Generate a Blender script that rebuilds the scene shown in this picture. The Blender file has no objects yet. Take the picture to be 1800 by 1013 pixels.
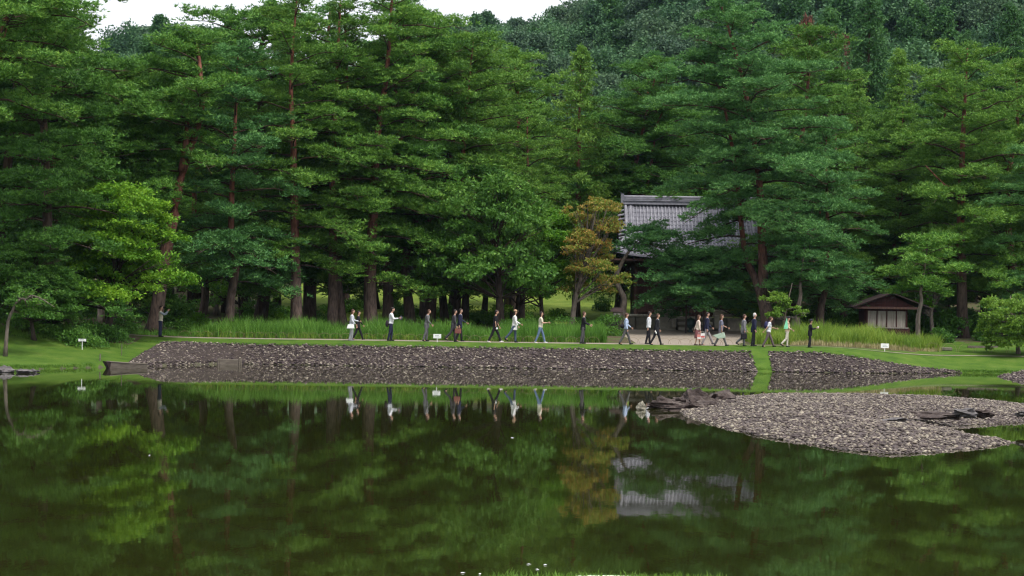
import bpy, bmesh, math, random
import numpy as np
from mathutils import Vector, Matrix, noise as mnoise

# ------------------------------------------------------------------ camera / light
SC = bpy.context.scene
COL = SC.collection
R = math.radians
FPX, H0, ROLL, VP = 3140.0, 3.0, R(0.85), 43.5   # focal (px of an 1800 px frame), eye height, camera roll, horizon below centre
CR, SR = math.cos(ROLL), math.sin(ROLL)

cam = bpy.data.cameras.new('camera')
cam.sensor_width = 36.0
cam.lens = 36.0 * FPX / 1800.0
cam.shift_y = VP / 1800.0
cam.clip_start, cam.clip_end = 0.5, 3000
camo = bpy.data.objects.new('camera', cam)
camo.location = (0, 0, H0)
camo.rotation_euler = (R(90), -ROLL, 0)
COL.objects.link(camo)
SC.camera = camo

SUN_EL, SUN_AZ = R(62), R(140)      # azimuth measured clockwise from +Y (north)
world = bpy.data.worlds.new('World')
SC.world = world
world.use_nodes = True
wn, wl = world.node_tree.nodes, world.node_tree.links
wn.clear()
sky = wn.new('ShaderNodeTexSky'); sky.sky_type = 'NISHITA'; sky.sun_disc = False
sky.sun_elevation, sky.sun_rotation = SUN_EL, SUN_AZ
sky.dust_density = 6.0; sky.air_density = 1.0; sky.ozone_density = 1.0
hs = wn.new('ShaderNodeHueSaturation'); hs.inputs['Saturation'].default_value = 0.22
mx = wn.new('ShaderNodeMix'); mx.data_type = 'RGBA'; mx.inputs[0].default_value = 0.55
mx.inputs[7].default_value = (10.2, 10.6, 11.2, 1)      # even cloud veil over the sky
bg = wn.new('ShaderNodeBackground'); bg.inputs['Strength'].default_value = 0.076
wo = wn.new('ShaderNodeOutputWorld')
wl.new(sky.outputs[0], hs.inputs['Color']); wl.new(hs.outputs[0], mx.inputs[6])
wl.new(mx.outputs[2], bg.inputs['Color']); wl.new(bg.outputs[0], wo.inputs['Surface'])

sun = bpy.data.lights.new('sun', 'SUN'); sun.energy = 1.5; sun.angle = R(11); sun.color = (1.0, 0.96, 0.88)
suno = bpy.data.objects.new('sun', sun); COL.objects.link(suno)
sd = Vector((math.sin(SUN_AZ) * math.cos(SUN_EL), math.cos(SUN_AZ) * math.cos(SUN_EL), math.sin(SUN_EL)))
suno.rotation_euler = sd.to_track_quat('Z', 'Y').to_euler()
suno.location = (0, 0, 60)

vs = SC.view_settings
vs.view_transform = 'Standard'; vs.look = 'None'; vs.gamma = 1.0; vs.exposure = 1.15
vs.use_curve_mapping = False
SC.render.engine = 'CYCLES'
cy = SC.cycles
cy.use_denoising = True
cy.filter_width = 1.25
cy.max_bounces = 6; cy.diffuse_bounces = 3; cy.glossy_bounces = 3; cy.transmission_bounces = 4
cy.transparent_max_bounces = 4; cy.volume_bounces = 0
cy.caustics_reflective = False; cy.caustics_refractive = False

# ------------------------------------------------------------------ helpers
def P(px, py, Y):
    "photo pixel + distance -> world point"
    u, v = px - 900.0, py - 506.5
    u2, v2 = u * CR + v * SR, -u * SR + v * CR
    return Vector((u2 * Y / FPX, Y, H0 - (v2 - VP) * Y / FPX))
def XW(px, Y, py=580): return P(px, py, Y).x

def mesh(name, V, F, mats=None, mi=None, smooth=False):
    "V (n,3); F list of int arrays (m,k)"
    me = bpy.data.meshes.new(name)
    V = np.asarray(V, np.float32).reshape(-1, 3)
    Fs = [np.asarray(f, np.int32) for f in (F if isinstance(F, list) else [F]) if len(f)]
    loops = np.concatenate([f.ravel() for f in Fs])
    starts, off = [], 0
    for f in Fs:
        n, k = f.shape
        starts.append(off + np.arange(n) * k); off += n * k
    starts = np.concatenate(starts).astype(np.int32)
    me.vertices.add(len(V)); me.vertices.foreach_set('co', V.ravel())
    me.loops.add(len(loops)); me.loops.foreach_set('vertex_index', loops)
    me.polygons.add(len(starts)); me.polygons.foreach_set('loop_start', starts)
    if mats:
        for m in (mats if isinstance(mats, (list, tuple)) else [mats]): me.materials.append(m)
    if mi is not None: me.polygons.foreach_set('material_index', np.asarray(mi, np.int32))
    me.polygons.foreach_set('use_smooth', np.full(len(starts), smooth, bool))
    me.update(calc_edges=True)
    return me

def ob(name, data, parent=None, loc=(0, 0, 0), rot=(0, 0, 0), scale=(1, 1, 1)):
    o = bpy.data.objects.new(name, data); COL.objects.link(o)
    o.location = loc; o.rotation_euler = rot; o.scale = scale
    if parent: o.parent = parent
    return o
def tag(o, label=None, cat=None, group=None, kind=None):
    if label: o['label'] = label
    if cat: o['category'] = cat
    if group: o['group'] = group
    if kind: o['kind'] = kind
    return o
def thing(name, label, cat, loc=(0, 0, 0), rz=0.0, group=None, scale=1.0):
    o = ob(name, None, None, loc, (0, 0, rz), (scale,) * 3)
    o.empty_display_size = 0.2
    return tag(o, label, cat, group)
def copy_thing(src, loc, rz, scale, label, group=None):
    r = src.copy(); COL.objects.link(r)
    r.location = loc; r.rotation_euler = (0, 0, rz)
    r.scale = scale if hasattr(scale, '__len__') else (scale,) * 3
    r['label'] = label
    if group: r['group'] = group
    elif 'group' in r: del r['group']
    for ch in src.children:
        c = ch.copy(); COL.objects.link(c); c.parent = r
        for g in ch.children:
            d = g.copy(); COL.objects.link(d); d.parent = c
    return r

class MB:
    "small mesh builder for hard parts"
    def __init__(s): s.v = []; s.f = []
    def add(s, V, F):
        o = len(s.v); s.v += [tuple(p) for p in V]; s.f += [tuple(i + o for i in f) for f in F]; return s
    def box(s, c, d, rz=0.0, rx=0.0, ry=0.0):
        M = Matrix.Rotation(rz, 3, 'Z') @ Matrix.Rotation(ry, 3, 'Y') @ Matrix.Rotation(rx, 3, 'X')
        V = [Vector(c) + M @ Vector((x * d[0] / 2, y * d[1] / 2, z * d[2] / 2)) for x in (-1, 1) for y in (-1, 1) for z in (-1, 1)]
        return s.add(V, [(0, 1, 3, 2), (4, 6, 7, 5), (0, 4, 5, 1), (2, 3, 7, 6), (0, 2, 6, 4), (1, 5, 7, 3)])
    def tube(s, pts, rad, n=8, cap=True):
        pts = [Vector(p) for p in pts]
        if not hasattr(rad, '__len__'): rad = [rad] * len(pts)
        V = []; up = Vector((0.13, 0.31, 0.94)).normalized()
        for i, p in enumerate(pts):
            t = (pts[min(i + 1, len(pts) - 1)] - pts[max(i - 1, 0)]).normalized()
            a = t.cross(up)
            if a.length < 0.05: a = t.cross(Vector((1, 0, 0)))
            a.normalize(); b = t.cross(a)
            for k in range(n):
                an = 2 * math.pi * k / n
                V.append(p + (a * math.cos(an) + b * math.sin(an)) * rad[i])
        F = [(i * n + k, i * n + (k + 1) % n, (i + 1) * n + (k + 1) % n, (i + 1) * n + k) for i in range(len(pts) - 1) for k in range(n)]
        if cap: F += [tuple(range(n))[::-1], tuple((len(pts) - 1) * n + k for k in range(n))]
        return s.add(V, F)
    def lathe(s, c, prof, n=14):
        V = [(c[0] + r * math.cos(2 * math.pi * k / n), c[1] + r * math.sin(2 * math.pi * k / n), c[2] + z) for r, z in prof for k in range(n)]
        F = [(i * n + k, i * n + (k + 1) % n, (i + 1) * n + (k + 1) % n, (i + 1) * n + k) for i in range(len(prof) - 1) for k in range(n)]
        F += [tuple(range(n))[::-1], tuple((len(prof) - 1) * n + k for k in range(n))]
        return s.add(V, F)
    def build(s, name, mat, parent=None, smooth=False, bevel=0.0, **kw):
        me = bpy.data.meshes.new(name); me.from_pydata(s.v, [], s.f); me.materials.append(mat)
        if smooth: me.polygons.foreach_set('use_smooth', [True] * len(me.polygons))
        if bevel:
            bm = bmesh.new(); bm.from_mesh(me)
            bmesh.ops.bevel(bm, geom=bm.edges[:], offset=bevel, segments=1, affect='EDGES')
            bm.to_mesh(me); bm.free()
        me.update()
        return ob(name, me, parent, **kw)

# ------------------------------------------------------------------ materials
MATS = {}
def newmat(name):
    m = bpy.data.materials.new(name); m.use_nodes = True
    n = m.node_tree.nodes; n.clear()
    out = n.new('ShaderNodeOutputMaterial')
    return m, n, m.node_tree.links, out
def node(n, t, **kw):
    x = n.new(t)
    for k, v in kw.items():
        if k.startswith('i_'): x.inputs[k[2:].replace('_', ' ')].default_value = v
        else: setattr(x, k, v)
    return x
def c4(c): return (c[0], c[1], c[2], 1)
def ramp(n, stops):
    r = n.new('ShaderNodeValToRGB'); e = r.color_ramp.elements
    while len(e) < len(stops): e.new(0.5)
    for k, (p, c) in enumerate(stops): e[k].position = p; e[k].color = c4(c)
    return r

def leaf_mat(name, dark, mid, light, trans=0.3, rough=0.55, patch=0.35):
    m, n, l, out = newmat(name)
    geo = node(n, 'ShaderNodeNewGeometry'); oi = node(n, 'ShaderNodeObjectInfo'); tc = node(n, 'ShaderNodeTexCoord')
    nz = node(n, 'ShaderNodeTexNoise', i_Scale=patch, i_Detail=2.0)
    l.new(tc.outputs['Object'], nz.inputs['Vector'])
    a = node(n, 'ShaderNodeMath', operation='MULTIPLY_ADD'); a.inputs[1].default_value = 0.5; l.new(geo.outputs['Random Per Island'], a.inputs[0])
    b = node(n, 'ShaderNodeMath', operation='MULTIPLY_ADD'); b.inputs[1].default_value = 1.1; b.inputs[2].default_value = -0.42
    l.new(nz.outputs['Fac'], b.inputs[0]); l.new(b.outputs[0], a.inputs[2])
    c = node(n, 'ShaderNodeMath', operation='MULTIPLY_ADD'); c.inputs[1].default_value = 0.3
    l.new(oi.outputs['Random'], c.inputs[0]); l.new(a.outputs[0], c.inputs[2])
    rp = ramp(n, [(0.15, dark), (0.55, mid), (0.98, light)]); l.new(c.outputs[0], rp.inputs['Fac'])
    pb = node(n, 'ShaderNodeBsdfPrincipled'); pb.inputs['Roughness'].default_value = rough
    pb.inputs['Specular IOR Level'].default_value = 0.25
    l.new(rp.outputs[0], pb.inputs['Base Color'])
    tr = node(n, 'ShaderNodeBsdfTranslucent'); l.new(rp.outputs[0], tr.inputs['Color'])
    ms = node(n, 'ShaderNodeMixShader'); ms.inputs[0].default_value = trans
    l.new(pb.outputs[0], ms.inputs[1]); l.new(tr.outputs[0], ms.inputs[2]); l.new(ms.outputs[0], out.inputs[0])
    return m

def noise_mat(name, stops, scale=3.0, detail=5.0, rough=0.85, bump=0.3, bscale=None, stretch=(1, 1, 1), spec=0.25, space='Object', bdist=0.02):
    m, n, l, out = newmat(name)
    tc = node(n, 'ShaderNodeTexCoord'); mp = node(n, 'ShaderNodeMapping'); mp.inputs['Scale'].default_value = stretch
    if space == 'World':
        g = node(n, 'ShaderNodeNewGeometry'); l.new(g.outputs['Position'], mp.inputs['Vector'])
    else: l.new(tc.outputs[space], mp.inputs['Vector'])
    nz = node(n, 'ShaderNodeTexNoise', i_Scale=scale, i_Detail=detail); nz.inputs['Roughness'].default_value = 0.65
    l.new(mp.outputs[0], nz.inputs['Vector'])
    rp = ramp(n, stops); l.new(nz.outputs['Fac'], rp.inputs['Fac'])
    pb = node(n, 'ShaderNodeBsdfPrincipled', i_Roughness=rough); pb.inputs['Specular IOR Level'].default_value = spec
    l.new(rp.outputs[0], pb.inputs['Base Color'])
    if bump:
        n2 = node(n, 'ShaderNodeTexNoise', i_Scale=bscale or scale * 3, i_Detail=4.0); l.new(mp.outputs[0], n2.inputs['Vector'])
        bp = node(n, 'ShaderNodeBump', i_Strength=bump, i_Distance=bdist); l.new(n2.outputs['Fac'], bp.inputs['Height'])
        l.new(bp.outputs[0], pb.inputs['Normal'])
    l.new(pb.outputs[0], out.inputs[0])
    return m

def cloth(col, rough=0.85):
    key = ('cloth',) + tuple(round(c, 3) for c in col)
    if key not in MATS:
        d = tuple(c * 0.75 for c in col); b = tuple(min(1, c * 1.15) for c in col)
        MATS[key] = noise_mat('cloth', [(0.3, d), (0.6, col), (0.8, b)], 9, 3, rough, 0.25, 14)
    return MATS[key]

def stone_mat(name, cols, rough=0.8):
    m, n, l, out = newmat(name)
    geo = node(n, 'ShaderNodeNewGeometry'); oi = node(n, 'ShaderNodeObjectInfo')
    ad = node(n, 'ShaderNodeMath', operation='ADD'); l.new(geo.outputs['Random Per Island'], ad.inputs[0]); l.new(oi.outputs['Random'], ad.inputs[1])
    fr = node(n, 'ShaderNodeMath', operation='FRACT'); l.new(ad.outputs[0], fr.inputs[0])
    rp = ramp(n, cols); l.new(fr.outputs[0], rp.inputs['Fac'])
    nz = node(n, 'ShaderNodeTexNoise', i_Scale=14.0, i_Detail=4.0); l.new(geo.outputs['Position'], nz.inputs['Vector'])
    m2 = node(n, 'ShaderNodeMix', data_type='RGBA', blend_type='MULTIPLY'); m2.inputs[0].default_value = 0.7
    r2 = ramp(n, [(0.3, (0.55, 0.53, 0.52)), (0.65, (1.15, 1.12, 1.1))]); l.new(nz.outputs['Fac'], r2.inputs['Fac'])
    l.new(rp.outputs[0], m2.inputs[6]); l.new(r2.outputs[0], m2.inputs[7])
    pb = node(n, 'ShaderNodeBsdfPrincipled', i_Roughness=rough); pb.inputs['Specular IOR Level'].default_value = 0.3
    l.new(m2.outputs[2], pb.inputs['Base Color'])
    bp = node(n, 'ShaderNodeBump', i_Strength=0.4, i_Distance=0.01); l.new(nz.outputs['Fac'], bp.inputs['Height']); l.new(bp.outputs[0], pb.inputs['Normal'])
    l.new(pb.outputs[0], out.inputs[0])
    return m

M_PINE = leaf_mat('pine_needles', (0.047, 0.128, 0.022), (0.097, 0.237, 0.035), (0.217, 0.379, 0.054), 0.24, patch=1.3)
M_PINEY = leaf_mat('pine_needles_yellowish', (0.050, 0.130, 0.019), (0.106, 0.238, 0.032), (0.215, 0.359, 0.052), 0.26, patch=1.3)
M_PINEB = leaf_mat('pine_needles_bluish', (0.045, 0.135, 0.039), (0.094, 0.239, 0.062), (0.198, 0.372, 0.098), 0.24, patch=1.3)
M_CEDAR = leaf_mat('cedar_foliage', (0.027, 0.080, 0.024), (0.053, 0.145, 0.038), (0.098, 0.217, 0.048), 0.25)
M_LARCH = leaf_mat('light_conifer_foliage', (0.065, 0.15, 0.02), (0.125, 0.255, 0.036), (0.21, 0.35, 0.055), 0.35)
M_BROAD = leaf_mat('broad_leaves', (0.045, 0.121, 0.019), (0.081, 0.201, 0.029), (0.156, 0.295, 0.043), 0.38)
M_MAPLE = leaf_mat('maple_leaves', (0.057, 0.169, 0.015), (0.121, 0.285, 0.022), (0.253, 0.436, 0.034), 0.45)
M_ORANGE = leaf_mat('turning_leaves', (0.10, 0.24, 0.03), (0.21, 0.28, 0.045), (0.46, 0.26, 0.07), 0.42, patch=0.4)
M_LIME = leaf_mat('lime_leaves', (0.09, 0.19, 0.02), (0.17, 0.3, 0.04), (0.28, 0.4, 0.06), 0.42)
M_RED = leaf_mat('reddish_leaves', (0.06, 0.03, 0.02), (0.12, 0.045, 0.03), (0.17, 0.06, 0.035), 0.3)
M_HILL = leaf_mat('hill_foliage_hazed', (0.032, 0.086, 0.038), (0.063, 0.149, 0.060), (0.110, 0.221, 0.075), 0.25, patch=0.12)  # leaf colour lightened and shifted to blue, standing in for distance haze
M_HILLG = leaf_mat('hill_foliage_greyish_hazed', (0.042, 0.089, 0.048), (0.068, 0.131, 0.064), (0.105, 0.184, 0.080), 0.25, patch=0.12)  # greyer hill leaves, with the same painted-in haze tint
M_IRIS = leaf_mat('iris_blades', (0.048, 0.135, 0.018), (0.097, 0.235, 0.030), (0.185, 0.360, 0.060), 0.42)
M_IRISY = leaf_mat('iris_blades_yellowing', (0.110, 0.209, 0.030), (0.198, 0.319, 0.040), (0.330, 0.396, 0.070), 0.4)
M_STRAW = leaf_mat('straw_blades', (0.20, 0.17, 0.07), (0.33, 0.29, 0.13), (0.48, 0.43, 0.24), 0.3)
M_GRASS = leaf_mat('grass_blades', (0.07, 0.16, 0.02), (0.12, 0.24, 0.03), (0.2, 0.33, 0.06), 0.4)
def bark_mat(name, low, high, z0, z1):
    m, n, l, out = newmat(name)
    tc = node(n, 'ShaderNodeTexCoord'); sp = node(n, 'ShaderNodeSeparateXYZ'); l.new(tc.outputs['Object'], sp.inputs[0])
    mr = node(n, 'ShaderNodeMapRange'); mr.inputs[1].default_value = z0; mr.inputs[2].default_value = z1
    nz = node(n, 'ShaderNodeTexNoise', i_Scale=5.0, i_Detail=5.0)
    mp = node(n, 'ShaderNodeMapping'); mp.inputs['Scale'].default_value = (1.6, 1.6, 0.4)
    l.new(tc.outputs['Object'], mp.inputs[0]); l.new(mp.outputs[0], nz.inputs['Vector'])
    l.new(sp.outputs[2], mr.inputs[0])
    mixc = node(n, 'ShaderNodeMix', data_type='RGBA'); l.new(mr.outputs[0], mixc.inputs[0])
    mixc.inputs[6].default_value = c4(low); mixc.inputs[7].default_value = c4(high)
    mu = node(n, 'ShaderNodeMix', data_type='RGBA', blend_type='MULTIPLY'); mu.inputs[0].default_value = 0.85
    r2 = ramp(n, [(0.33, (0.35, 0.33, 0.32)), (0.66, (1.25, 1.2, 1.15))]); l.new(nz.outputs['Fac'], r2.inputs['Fac'])
    l.new(mixc.outputs[2], mu.inputs[6]); l.new(r2.outputs[0], mu.inputs[7])
    pb = node(n, 'ShaderNodeBsdfPrincipled', i_Roughness=0.9); pb.inputs['Specular IOR Level'].default_value = 0.15
    l.new(mu.outputs[2], pb.inputs['Base Color'])
    bp = node(n, 'ShaderNodeBump', i_Strength=0.8, i_Distance=0.05); l.new(nz.outputs['Fac'], bp.inputs['Height']); l.new(bp.outputs[0], pb.inputs['Normal'])
    l.new(pb.outputs[0], out.inputs[0])
    return m
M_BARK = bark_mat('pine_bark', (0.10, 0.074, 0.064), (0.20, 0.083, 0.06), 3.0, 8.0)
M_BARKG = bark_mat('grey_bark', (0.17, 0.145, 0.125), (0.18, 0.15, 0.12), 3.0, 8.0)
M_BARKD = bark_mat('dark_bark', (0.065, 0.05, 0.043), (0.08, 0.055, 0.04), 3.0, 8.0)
# ------------------------------------------------------------------ terrain
rng = np.random.default_rng(7)
def interp(x, pts):
    a = np.array(pts, float); return np.interp(x, a[:, 0], a[:, 1])
def sstep(x, a, b):
    t = np.clip((np.asarray(x, float) - a) / (b - a), 0, 1); return t * t * (3 - 2 * t)
SHORE = [(-260, 97), (-15.2, 97), (12, 97.2), (20, 97.3), (23, 98.6), (25.3, 100), (29, 100), (36, 97), (320, 90)]
LSHORE = [(-260, 70), (-60, 74), (-27, 82), (-23.8, 83.5), (-21.6, 85.5), (-20.4, 88.3), (-19.3, 90.2), (-18, 92.2), (-16.6, 95), (-15, 97)]
def Ys(X):      # reference line that the bank top, lawn, path and beds follow
    X = np.asarray(X, float)
    return interp(X, SHORE) + 0.10 * np.sin(X * 1.7) * np.sin(X * 0.53 + 1)
def Sh(X):      # the true waterline: swings towards the viewer on the left
    X = np.asarray(X, float)
    return np.where(X < -15, np.minimum(Ys(X), interp(X, LSHORE)), Ys(X))
PROF_MID = [(0, 0), (2.3, 1.02), (3.0, 1.16), (4.2, 1.30), (5.8, 1.33), (12, 1.5), (30, 2.0), (43, 2.7), (63, 4.3), (93, 6.6), (120, 8.5), (600, 9)]
PROF_R = [(0, 0), (0.15, 0.12), (2.3, 0.42), (4.2, 0.72), (6.0, 0.98), (9, 1.15), (16, 1.4), (30, 2.1), (43, 2.7), (63, 4.3), (93, 6.6), (120, 8.5), (600, 9)]
PROF_W = [(-90, -1.3), (-8, -1.1), (-2, -0.4), (0, 0)]
def gz(X, Y):
    X = np.asarray(X, float); Y = np.asarray(Y, float)
    t = Y - Ys(X); ts = Y - Sh(X); w = Ys(X) + 2.3 - Sh(X)
    f = np.clip(ts / w, 0, 1)
    zm = np.where(t < 2.3, 1.02 * f + np.where(w > 2.6, .12 * np.clip(ts / .2, 0, 1) * (1 - f), 0), interp(t, PROF_MID)); zr = interp(t, PROF_R)
    wr = sstep(X, 17.0, 25.5)
    z = np.where(ts < 0, interp(ts, PROF_W), zm * (1 - wr) + zr * wr)
    z = z + np.where(ts > 0, 1.35 * np.exp(-((X + 28) / 4.6) ** 2 - ((Y - 97) / 6) ** 2) * np.clip(ts / 3, 0, 1), 0)
    z = z + np.where(t > 3, 0.05 * np.sin(X * 0.41 + Y * 0.23) * sstep(t, 3, 14), 0)
    crest = interp(X, [(-260, 44), (-80, 44), (-40, 42), (-18, 49), (-6, 53), (6, 54), (13, 55.5), (20, 60), (30, 72), (45, 84), (80, 98), (320, 105)])
    z = z + crest * sstep(Y, 195, 400) * 0.93 + 3 * np.sin(X * 0.045 + 1.3) * sstep(Y, 220, 320) * np.sin(Y * 0.03)
    near = interp(Y, [(-200, 1.6), (0, 1.4), (14, 0.55), (18.0, 0.12), (19.4, -0.03), (21.5, -0.35), (28, -1.3), (1000, -1.3)])
    return np.where(Y < 28, near, z)
def gz1(x, y): return float(gz(x, y))

xs = np.unique(np.round(np.concatenate([np.arange(-34, 38.01, 0.4), np.linspace(-260, -34, 40), np.linspace(38, 320, 45), [13.4, 14.2]]), 3))
tk = np.concatenate([[-300, -160, -90, -88, -86, -84, -82, -80.5, -79, -77, -75, -72, -68, -60, -40, -26, -22, -20, -18.5, -2, -1, -0.5], np.arange(-17.5, -2.1, .45), np.arange(0, 2.31, 0.23), [2.3, 2.5, 2.75, 3.0, 3.3, 3.6, 3.9, 4.2, 4.5, 4.8, 5.1, 5.4, 5.8, 6.2, 6.8], np.arange(7.5, 31, 1.1), np.linspace(32, 125, 50), np.linspace(128, 340, 75), [380, 450, 600, 900, 1400]])
tk = np.unique(np.round(tk, 3))
Xg, Tg = np.meshgrid(xs, tk, indexing='ij')
Yg = Ys(Xg) + Tg
Zg = gz(Xg, Yg)
NT = len(tk)
idx = np.arange(len(xs) * NT).reshape(len(xs), NT)
quads = np.stack([idx[:-1, :-1], idx[1:, :-1], idx[1:, 1:], idx[:-1, 1:]], -1).reshape(-1, 4)
Vg = np.stack([Xg, Yg, Zg], -1).reshape(-1, 3)
cx = ((xs[:-1] + xs[1:]) / 2)[:, None] + 0 * tk[None, :-1]
ct = ((tk[:-1] + tk[1:]) / 2)[None, :] + 0 * xs[:-1, None]
cyy = Ys(cx) + ct
def TB(X):  # width of the stone revetment measured from the waterline
    X = np.asarray(X, float)
    w = interp(X, [(-20.9, 0), (-20.7, 2.3), (13.4, 2.3), (17, 2.3), (20.2, 1.85), (22.4, 1.15), (24.2, 0.45), (25.4, 0)])
    w = np.where(X < -15, np.where(X < -20.8, 0, Ys(X) + 2.3 - Sh(X)), w)
    return np.where((X > 13.35) & (X < 14.25), 0.28, w)
cls = np.full(cx.shape, 'forest_floor', dtype=object)
cls[(ct > 33) & (ct < 96) & (cx > -45) & (cx < 24)] = 'meadow'
cls[(ct >= 0) & (ct < 4.2)] = 'lawn'
cls[(cx < -20.7) & (cyy > 93.5 + .3 * (cx + 27) + .5 * np.sin(cx * 2.3))] = 'forest_floor'
cls[(ct >= 4.2) & (ct < 5.8) & (cx > -24) & (cx < 12.6)] = 'path'
cls[(ct >= 4.2) & (ct < 6.2) & (cx >= 12.6)] = 'lawn'
cls[(ct >= 6.2) & (ct < 18 + 1.2 * np.sin(cx)) & (cx > 24.0)] = 'lawn'
lft = np.interp(ct, [5.8, 28], [7.0, 7.6]); rgt = np.interp(ct, [5.8, 28], [12.9, 17.4])
cls[(ct >= 5.8) & (ct < 27.5) & (cx > lft) & (cx < rgt)] = 'gravel_court'
czz = gz(cx, cyy)
cls[(ct < 0) & (czz >= -.05)] = 'lawn'
cls[(ct < TB(cx) - (Ys(cx) - Sh(cx)) - .35) & (cyy > Sh(cx) - 1) & (czz < 1.2) & (cx > -18.9) & (cx < 25.2) & ((cx < 13.3) | (cx > 14.3))] = 'pond_bed'
cls[(cx < -20.7) & (ct < 0) & (cyy > 93.5 + .3 * (cx + 27) + .5 * np.sin(cx * 2.3)) & (czz > 0)] = 'forest_floor'
cls[(czz < -.05)] = 'pond_bed'
cls[(cyy < 28)] = 'near_bank'
cls[(cyy > 205)] = 'hillside'

M_LAWN = noise_mat('lawn_grass', [(0.28, (0.032, 0.074, 0.011)), (0.46, (0.06, 0.118, 0.015)), (0.6, (0.08, 0.138, 0.02)), (0.74, (0.125, 0.158, 0.038))], 0.9, 12, 0.9, 0.9, 26, spec=0.1, space='World', bdist=0.05)
M_MEADOW = noise_mat('meadow_grass', [(0.3, (0.085, 0.135, 0.02)), (0.5, (0.13, 0.185, 0.028)), (0.72, (0.18, 0.22, 0.042))], 0.6, 8, 0.9, 0.9, 12, spec=0.1, space='World', bdist=0.1)
M_FLOOR = noise_mat('forest_litter', [(0.3, (0.055, 0.05, 0.03)), (0.48, (0.1, 0.075, 0.05)), (0.58, (0.06, 0.095, 0.025)), (0.75, (0.15, 0.11, 0.08))], 1.1, 8, 0.95, 0.9, 14, spec=0.1, space='World', bdist=0.08)
M_PATH = noise_mat('pale_gravel', [(0.3, (0.20, 0.165, 0.135)), (0.55, (0.265, 0.225, 0.185)), (0.75, (0.33, 0.29, 0.24))], 6, 8, 0.95, 0.6, 40, spec=0.1, space='World')
M_MUD = noise_mat('pond_mud', [(0.3, (0.05, 0.05, 0.03)), (0.7, (0.09, 0.085, 0.05))], 1.0, 5, 0.9, 0, space='World')
M_DARKSOIL = noise_mat('dark_soil', [(0.3, (0.02, 0.015, 0.013)), (0.7, (0.06, 0.045, 0.04))], 8, 5, 0.95, 0.6, 20, space='World')
M_GRAVEL = noise_mat('grey_gravel', [(0.3, (0.05, 0.04, 0.04)), (0.7, (0.12, 0.095, 0.09))], 8, 5, 0.95, 0.6, 20, space='World')
M_HILLGR = noise_mat('hill_undergrowth', [(0.3, (0.02, 0.045, 0.018)), (0.7, (0.045, 0.08, 0.03))], 0.3, 6, 0.95, 0.9, 3, space='World', bdist=0.3)
CLM = {'lawn': M_LAWN, 'meadow': M_MEADOW, 'forest_floor': M_FLOOR, 'path': M_PATH, 'gravel_court': M_PATH, 'pond_bed': M_MUD, 'near_bank': M_LAWN, 'hillside': M_HILLGR}
clf = cls.reshape(-1)
def submesh(name, sel, m):
    q = quads[sel]; u, inv = np.unique(q, return_inverse=True)
    return mesh(name, Vg[u], inv.reshape(-1, 4), m, smooth=True)
for nm, m in CLM.items():
    sel = clf == nm
    if sel.any(): tag(ob(nm, submesh(nm, sel, m)), kind='structure')

# pond water
def water_mat():
    m, n, l, out = newmat('pond_water')
    g = node(n, 'ShaderNodeNewGeometry')
    mp = node(n, 'ShaderNodeMapping'); mp.inputs['Scale'].default_value = (1.0, 0.35, 1)
    l.new(g.outputs['Position'], mp.inputs[0])
    n1 = node(n, 'ShaderNodeTexNoise', i_Scale=5.0, i_Detail=3.0); l.new(mp.outputs[0], n1.inputs['Vector'])
    n3 = node(n, 'ShaderNodeTexNoise', i_Scale=0.06, i_Detail=2.0); l.new(g.outputs['Position'], n3.inputs['Vector'])
    sp = node(n, 'ShaderNodeSeparateXYZ'); l.new(g.outputs['Position'], sp.inputs[0])
    mr = node(n, 'ShaderNodeMapRange'); mr.inputs[1].default_value = 88; mr.inputs[2].default_value = 55
    mr.inputs[3].default_value = 0.006; mr.inputs[4].default_value = 0.016; l.new(sp.outputs[1], mr.inputs[0])
    ad = node(n, 'ShaderNodeMath', operation='MULTIPLY_ADD'); ad.inputs[1].default_value = 0.022
    l.new(n3.outputs['Fac'], ad.inputs[0]); l.new(mr.outputs[0], ad.inputs[2])
    sb = node(n, 'ShaderNodeMath', operation='SUBTRACT'); sb.inputs[1].default_value = 0.006; l.new(ad.outputs[0], sb.inputs[0])
    pb = node(n, 'ShaderNodeBsdfPrincipled'); pb.inputs['Base Color'].default_value = (0.016, 0.018, 0.0035, 1)
    pb.inputs['IOR'].default_value = 1.42
    l.new(sb.outputs[0], pb.inputs['Roughness'])
    bp = node(n, 'ShaderNodeBump', i_Strength=0.05, i_Distance=0.012); l.new(n1.outputs['Fac'], bp.inputs['Height'])
    l.new(bp.outputs[0], pb.inputs['Normal']); l.new(pb.outputs[0], out.inputs[0])
    return m
wx = np.array([-250, 300.]); wy = np.array([-20, 130.])
tag(ob('pond_water', mesh('pond_water', [(-250, 15, 0), (300, 15, 0), (300, 125, 0), (-250, 125, 0)], np.array([[0, 1, 2, 3]]), water_mat())), kind='structure')

# ------------------------------------------------------------------ stones
def ico(sub):
    bm = bmesh.new(); bmesh.ops.create_icosphere(bm, subdivisions=sub, radius=1.0)
    V = np.array([v.co[:] for v in bm.verts]); F = np.array([[v.index for v in f.verts] for f in bm.faces]); bm.free(); return V, F
ICO1, ICO1F = ico(1)
ICO3, ICO3F = ico(3)
OCT = np.array([(1, 0, 0), (0, 1, 0), (-1, 0, 0), (0, -1, 0), (0, 0, 1), (0, 0, -1.)]); OCTF = np.array([(0, 1, 4), (1, 2, 4), (2, 3, 4), (3, 0, 4), (1, 0, 5), (2, 1, 5), (3, 2, 5), (0, 3, 5)])
M_STONE = stone_mat('cobbles_bank', [(0.0, (0.05, 0.036, 0.04)), (0.4, (0.084, 0.064, 0.068)), (0.64, (0.135, 0.108, 0.104)), (0.82, (0.22, 0.185, 0.155)), (1.0, (0.4, 0.36, 0.29))])
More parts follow.
